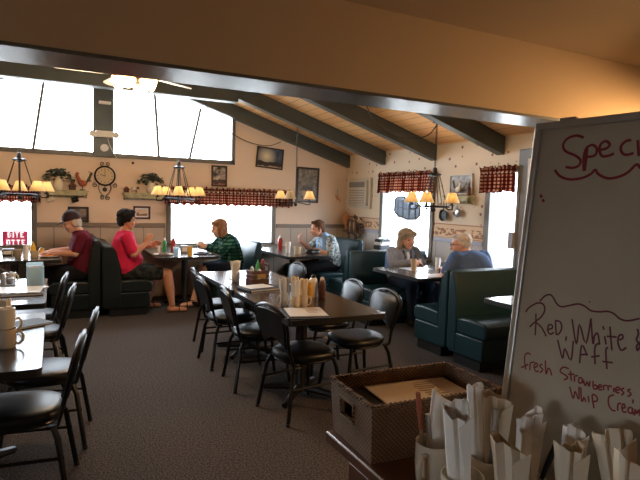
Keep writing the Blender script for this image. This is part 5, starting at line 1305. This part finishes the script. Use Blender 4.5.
# ---- whiteboard standing on the station
TL, E1, E2 = V((1.042, .92, 1.7293)), V((.1193, -.9929, 0)).normalized(), V((-.1075, -.0129, -.9941)).normalized(); EN = E1.cross(E2).normalized()
BM = Matrix(((E1.x, E2.x, EN.x, TL.x), (E1.y, E2.y, EN.y, TL.y), (E1.z, E2.z, EN.z, TL.z), (0, 0, 0, 1)))
t = thing('whiteboard', 'aluminium framed whiteboard with red handwritten specials standing on the station', 'whiteboard'); t.matrix_world = BM
BW, BH = .62, .853
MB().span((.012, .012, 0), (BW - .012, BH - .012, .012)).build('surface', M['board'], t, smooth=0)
b = MB()
for a, c in (((0, 0), (.017, BH)), ((BW - .017, 0), (BW, BH)), ((0, 0), (BW, .017)), ((0, BH - .017), (BW, BH))): b.span((a[0], a[1], -.008), (c[0], c[1], .014))
b.build('frame', M['alum'], t, bevel=.003, smooth=0)
for x in (.1, BW - .1): MB().tube([(x, .2, .014), (x, BH - .034, .22)], .009, 8).build('prop_leg', M['alum'], t)
MB().span((.06, -.007, -.004), (.10, .006, .012)).build('clip', M['steel'], t, bevel=.002)
WRITING_0 = [[(122,43),(104,37),(84,42),(75,56),(83,71),(107,82),(121,93),(119,105),(105,110),(88,107)],[(133,63),(134,88),(134,118)],[(132,118),(128,91),(131,68),(144,61),(155,70),(153,84),(136,87)],[(162,73),(175,71),(182,63),(173,55),(163,60),(161,73),(169,87),(185,86),(193,82)],[(225,57),(215,58),(206,68),(209,81),(219,87),(233,84)],[(238,58),(244,91)],[(62,113),(77,128),(102,136),(131,133),(150,124),(157,116),(166,126),(186,135),(207,133),(226,124),(241,108),(249,114),(259,122)],[(33,171),(38,178)],[(40,182),(45,188)]]
WRITING_1 = [[(66,419),(76,406),(87,400),(96,403),(108,417),(120,422),(135,417),(157,409),(172,411),(187,418),(205,417),(221,413),(234,415),(248,423),(263,424),(285,415)],[(60,449),(63,471),(65,499)],[(33,451),(41,438),(61,424),(76,425),(81,437),(75,453),(60,469),(48,483)],[(63,469),(79,478),(93,495)],[(95,479),(105,473),(103,467),(96,468),(94,479),(101,488),(110,482)],[(110,455),(116,485)],[(110,455),(122,456),(127,468),(123,481),(116,486)],[(140,484),(140,494)],[(148,444),(165,496),(166,452),(185,489),(189,434)],[(189,434),(200,486),(201,470),(207,462),(214,484)],[(222,465),(227,481)],[(216,445),(219,452)],[(230,443),(240,490)],[(226,464),(246,461)],[(252,466),(258,460),(256,454),(250,458),(250,472),(258,485),(267,477)],[(283,436),(286,446),(284,458),(292,467),(288,478),(286,469),(292,460)],[(121,496),(138,534),(140,511),(157,533),(157,490)],[(177,534),(177,494),(191,514)],[(175,516),(192,510)],[(210,527),(205,495),(209,484),(214,484)],[(200,514),(217,507)],[(235,530),(228,493),(232,486)],[(224,517),(245,514)],[(181,400),(183,401)]]
WRITING_2 = [[(52,583),(45,556),(51,544),(60,546)],[(40,582),(57,569)],[(63,582),(62,565),(73,560)],[(73,573),(81,566),(77,561),(72,569),(78,580),(85,576)],[(92,559),(86,565),(95,571),(88,580)],[(98,549),(104,579),(107,565),(112,566),(118,578)],[(155,552),(142,552),(136,563),(150,568),(155,572),(147,579)],[(159,555),(164,576)],[(155,564),(169,560)],[(171,576),(170,564),(177,561)],[(186,563),(180,565),(181,575),(187,572),(187,563),(189,574)],[(190,566),(195,577),(198,567),(203,576),(204,564)],[(210,562),(213,577),(220,575),(218,569),(212,571)],[(223,572),(229,568),(226,565),(222,570),(225,576),(231,573)],[(234,574),(233,565),(240,563)],[(243,572),(242,563),(249,562)],[(253,563),(254,572)],[(258,567),(264,563),(262,559),(257,563),(259,571),(265,569)],[(273,558),(267,562),(273,567),(269,573)],[(292,574),(292,582)],[(285,556),(280,560),(287,565),(281,572)],[(162,589),(173,612),(175,595),(185,610),(182,583)],[(186,583),(192,612),(196,601),(200,610)],[(204,596),(207,609)],[(219,617),(212,591),(222,592),(223,600),(215,604)],[(255,577),(246,584),(247,599),(255,608),(262,607)],[(266,606),(265,593),(271,589)],[(274,598),(279,594),(276,588),(273,594),(276,604),(283,602)],[(291,590),(285,594),(287,602),(293,600),(292,590),(295,603)],[(298,604),(298,591),(302,599),(305,589),(308,602)]]
for nm, W_, m, w in (('heading_lettering', WRITING_0, 'marker', .0030), ('dish_lettering', WRITING_1, 'marker_dark', .0019), ('topping_lettering', WRITING_2, 'marker', .0017)):
    b = MB()
    for L in W_:
        P = [V((u / 1000, v / 1000, -.0004)) for u, v in L]; out = []
        for i in range(len(P) - 1):                     # smooth the pen stroke
            p0, p1, p2, p3 = P[max(i - 1, 0)], P[i], P[i + 1], P[min(i + 2, len(P) - 1)]
            for k in range(4):
                s = k / 4; out.append(.5 * ((2 * p1) + (-p0 + p2) * s + (2 * p0 - 5 * p1 + 4 * p2 - p3) * s * s + (-p0 + 3 * p1 - 3 * p2 + p3) * s ** 3))
        out.append(P[-1]); T_ = Matrix.Diagonal((1, 1, .15, 1)); b.tube([tuple(p) for p in out], w, 6, T=Matrix.Translation((0, 0, -.0002)) @ T_)
    b.build(nm, M[m], t)
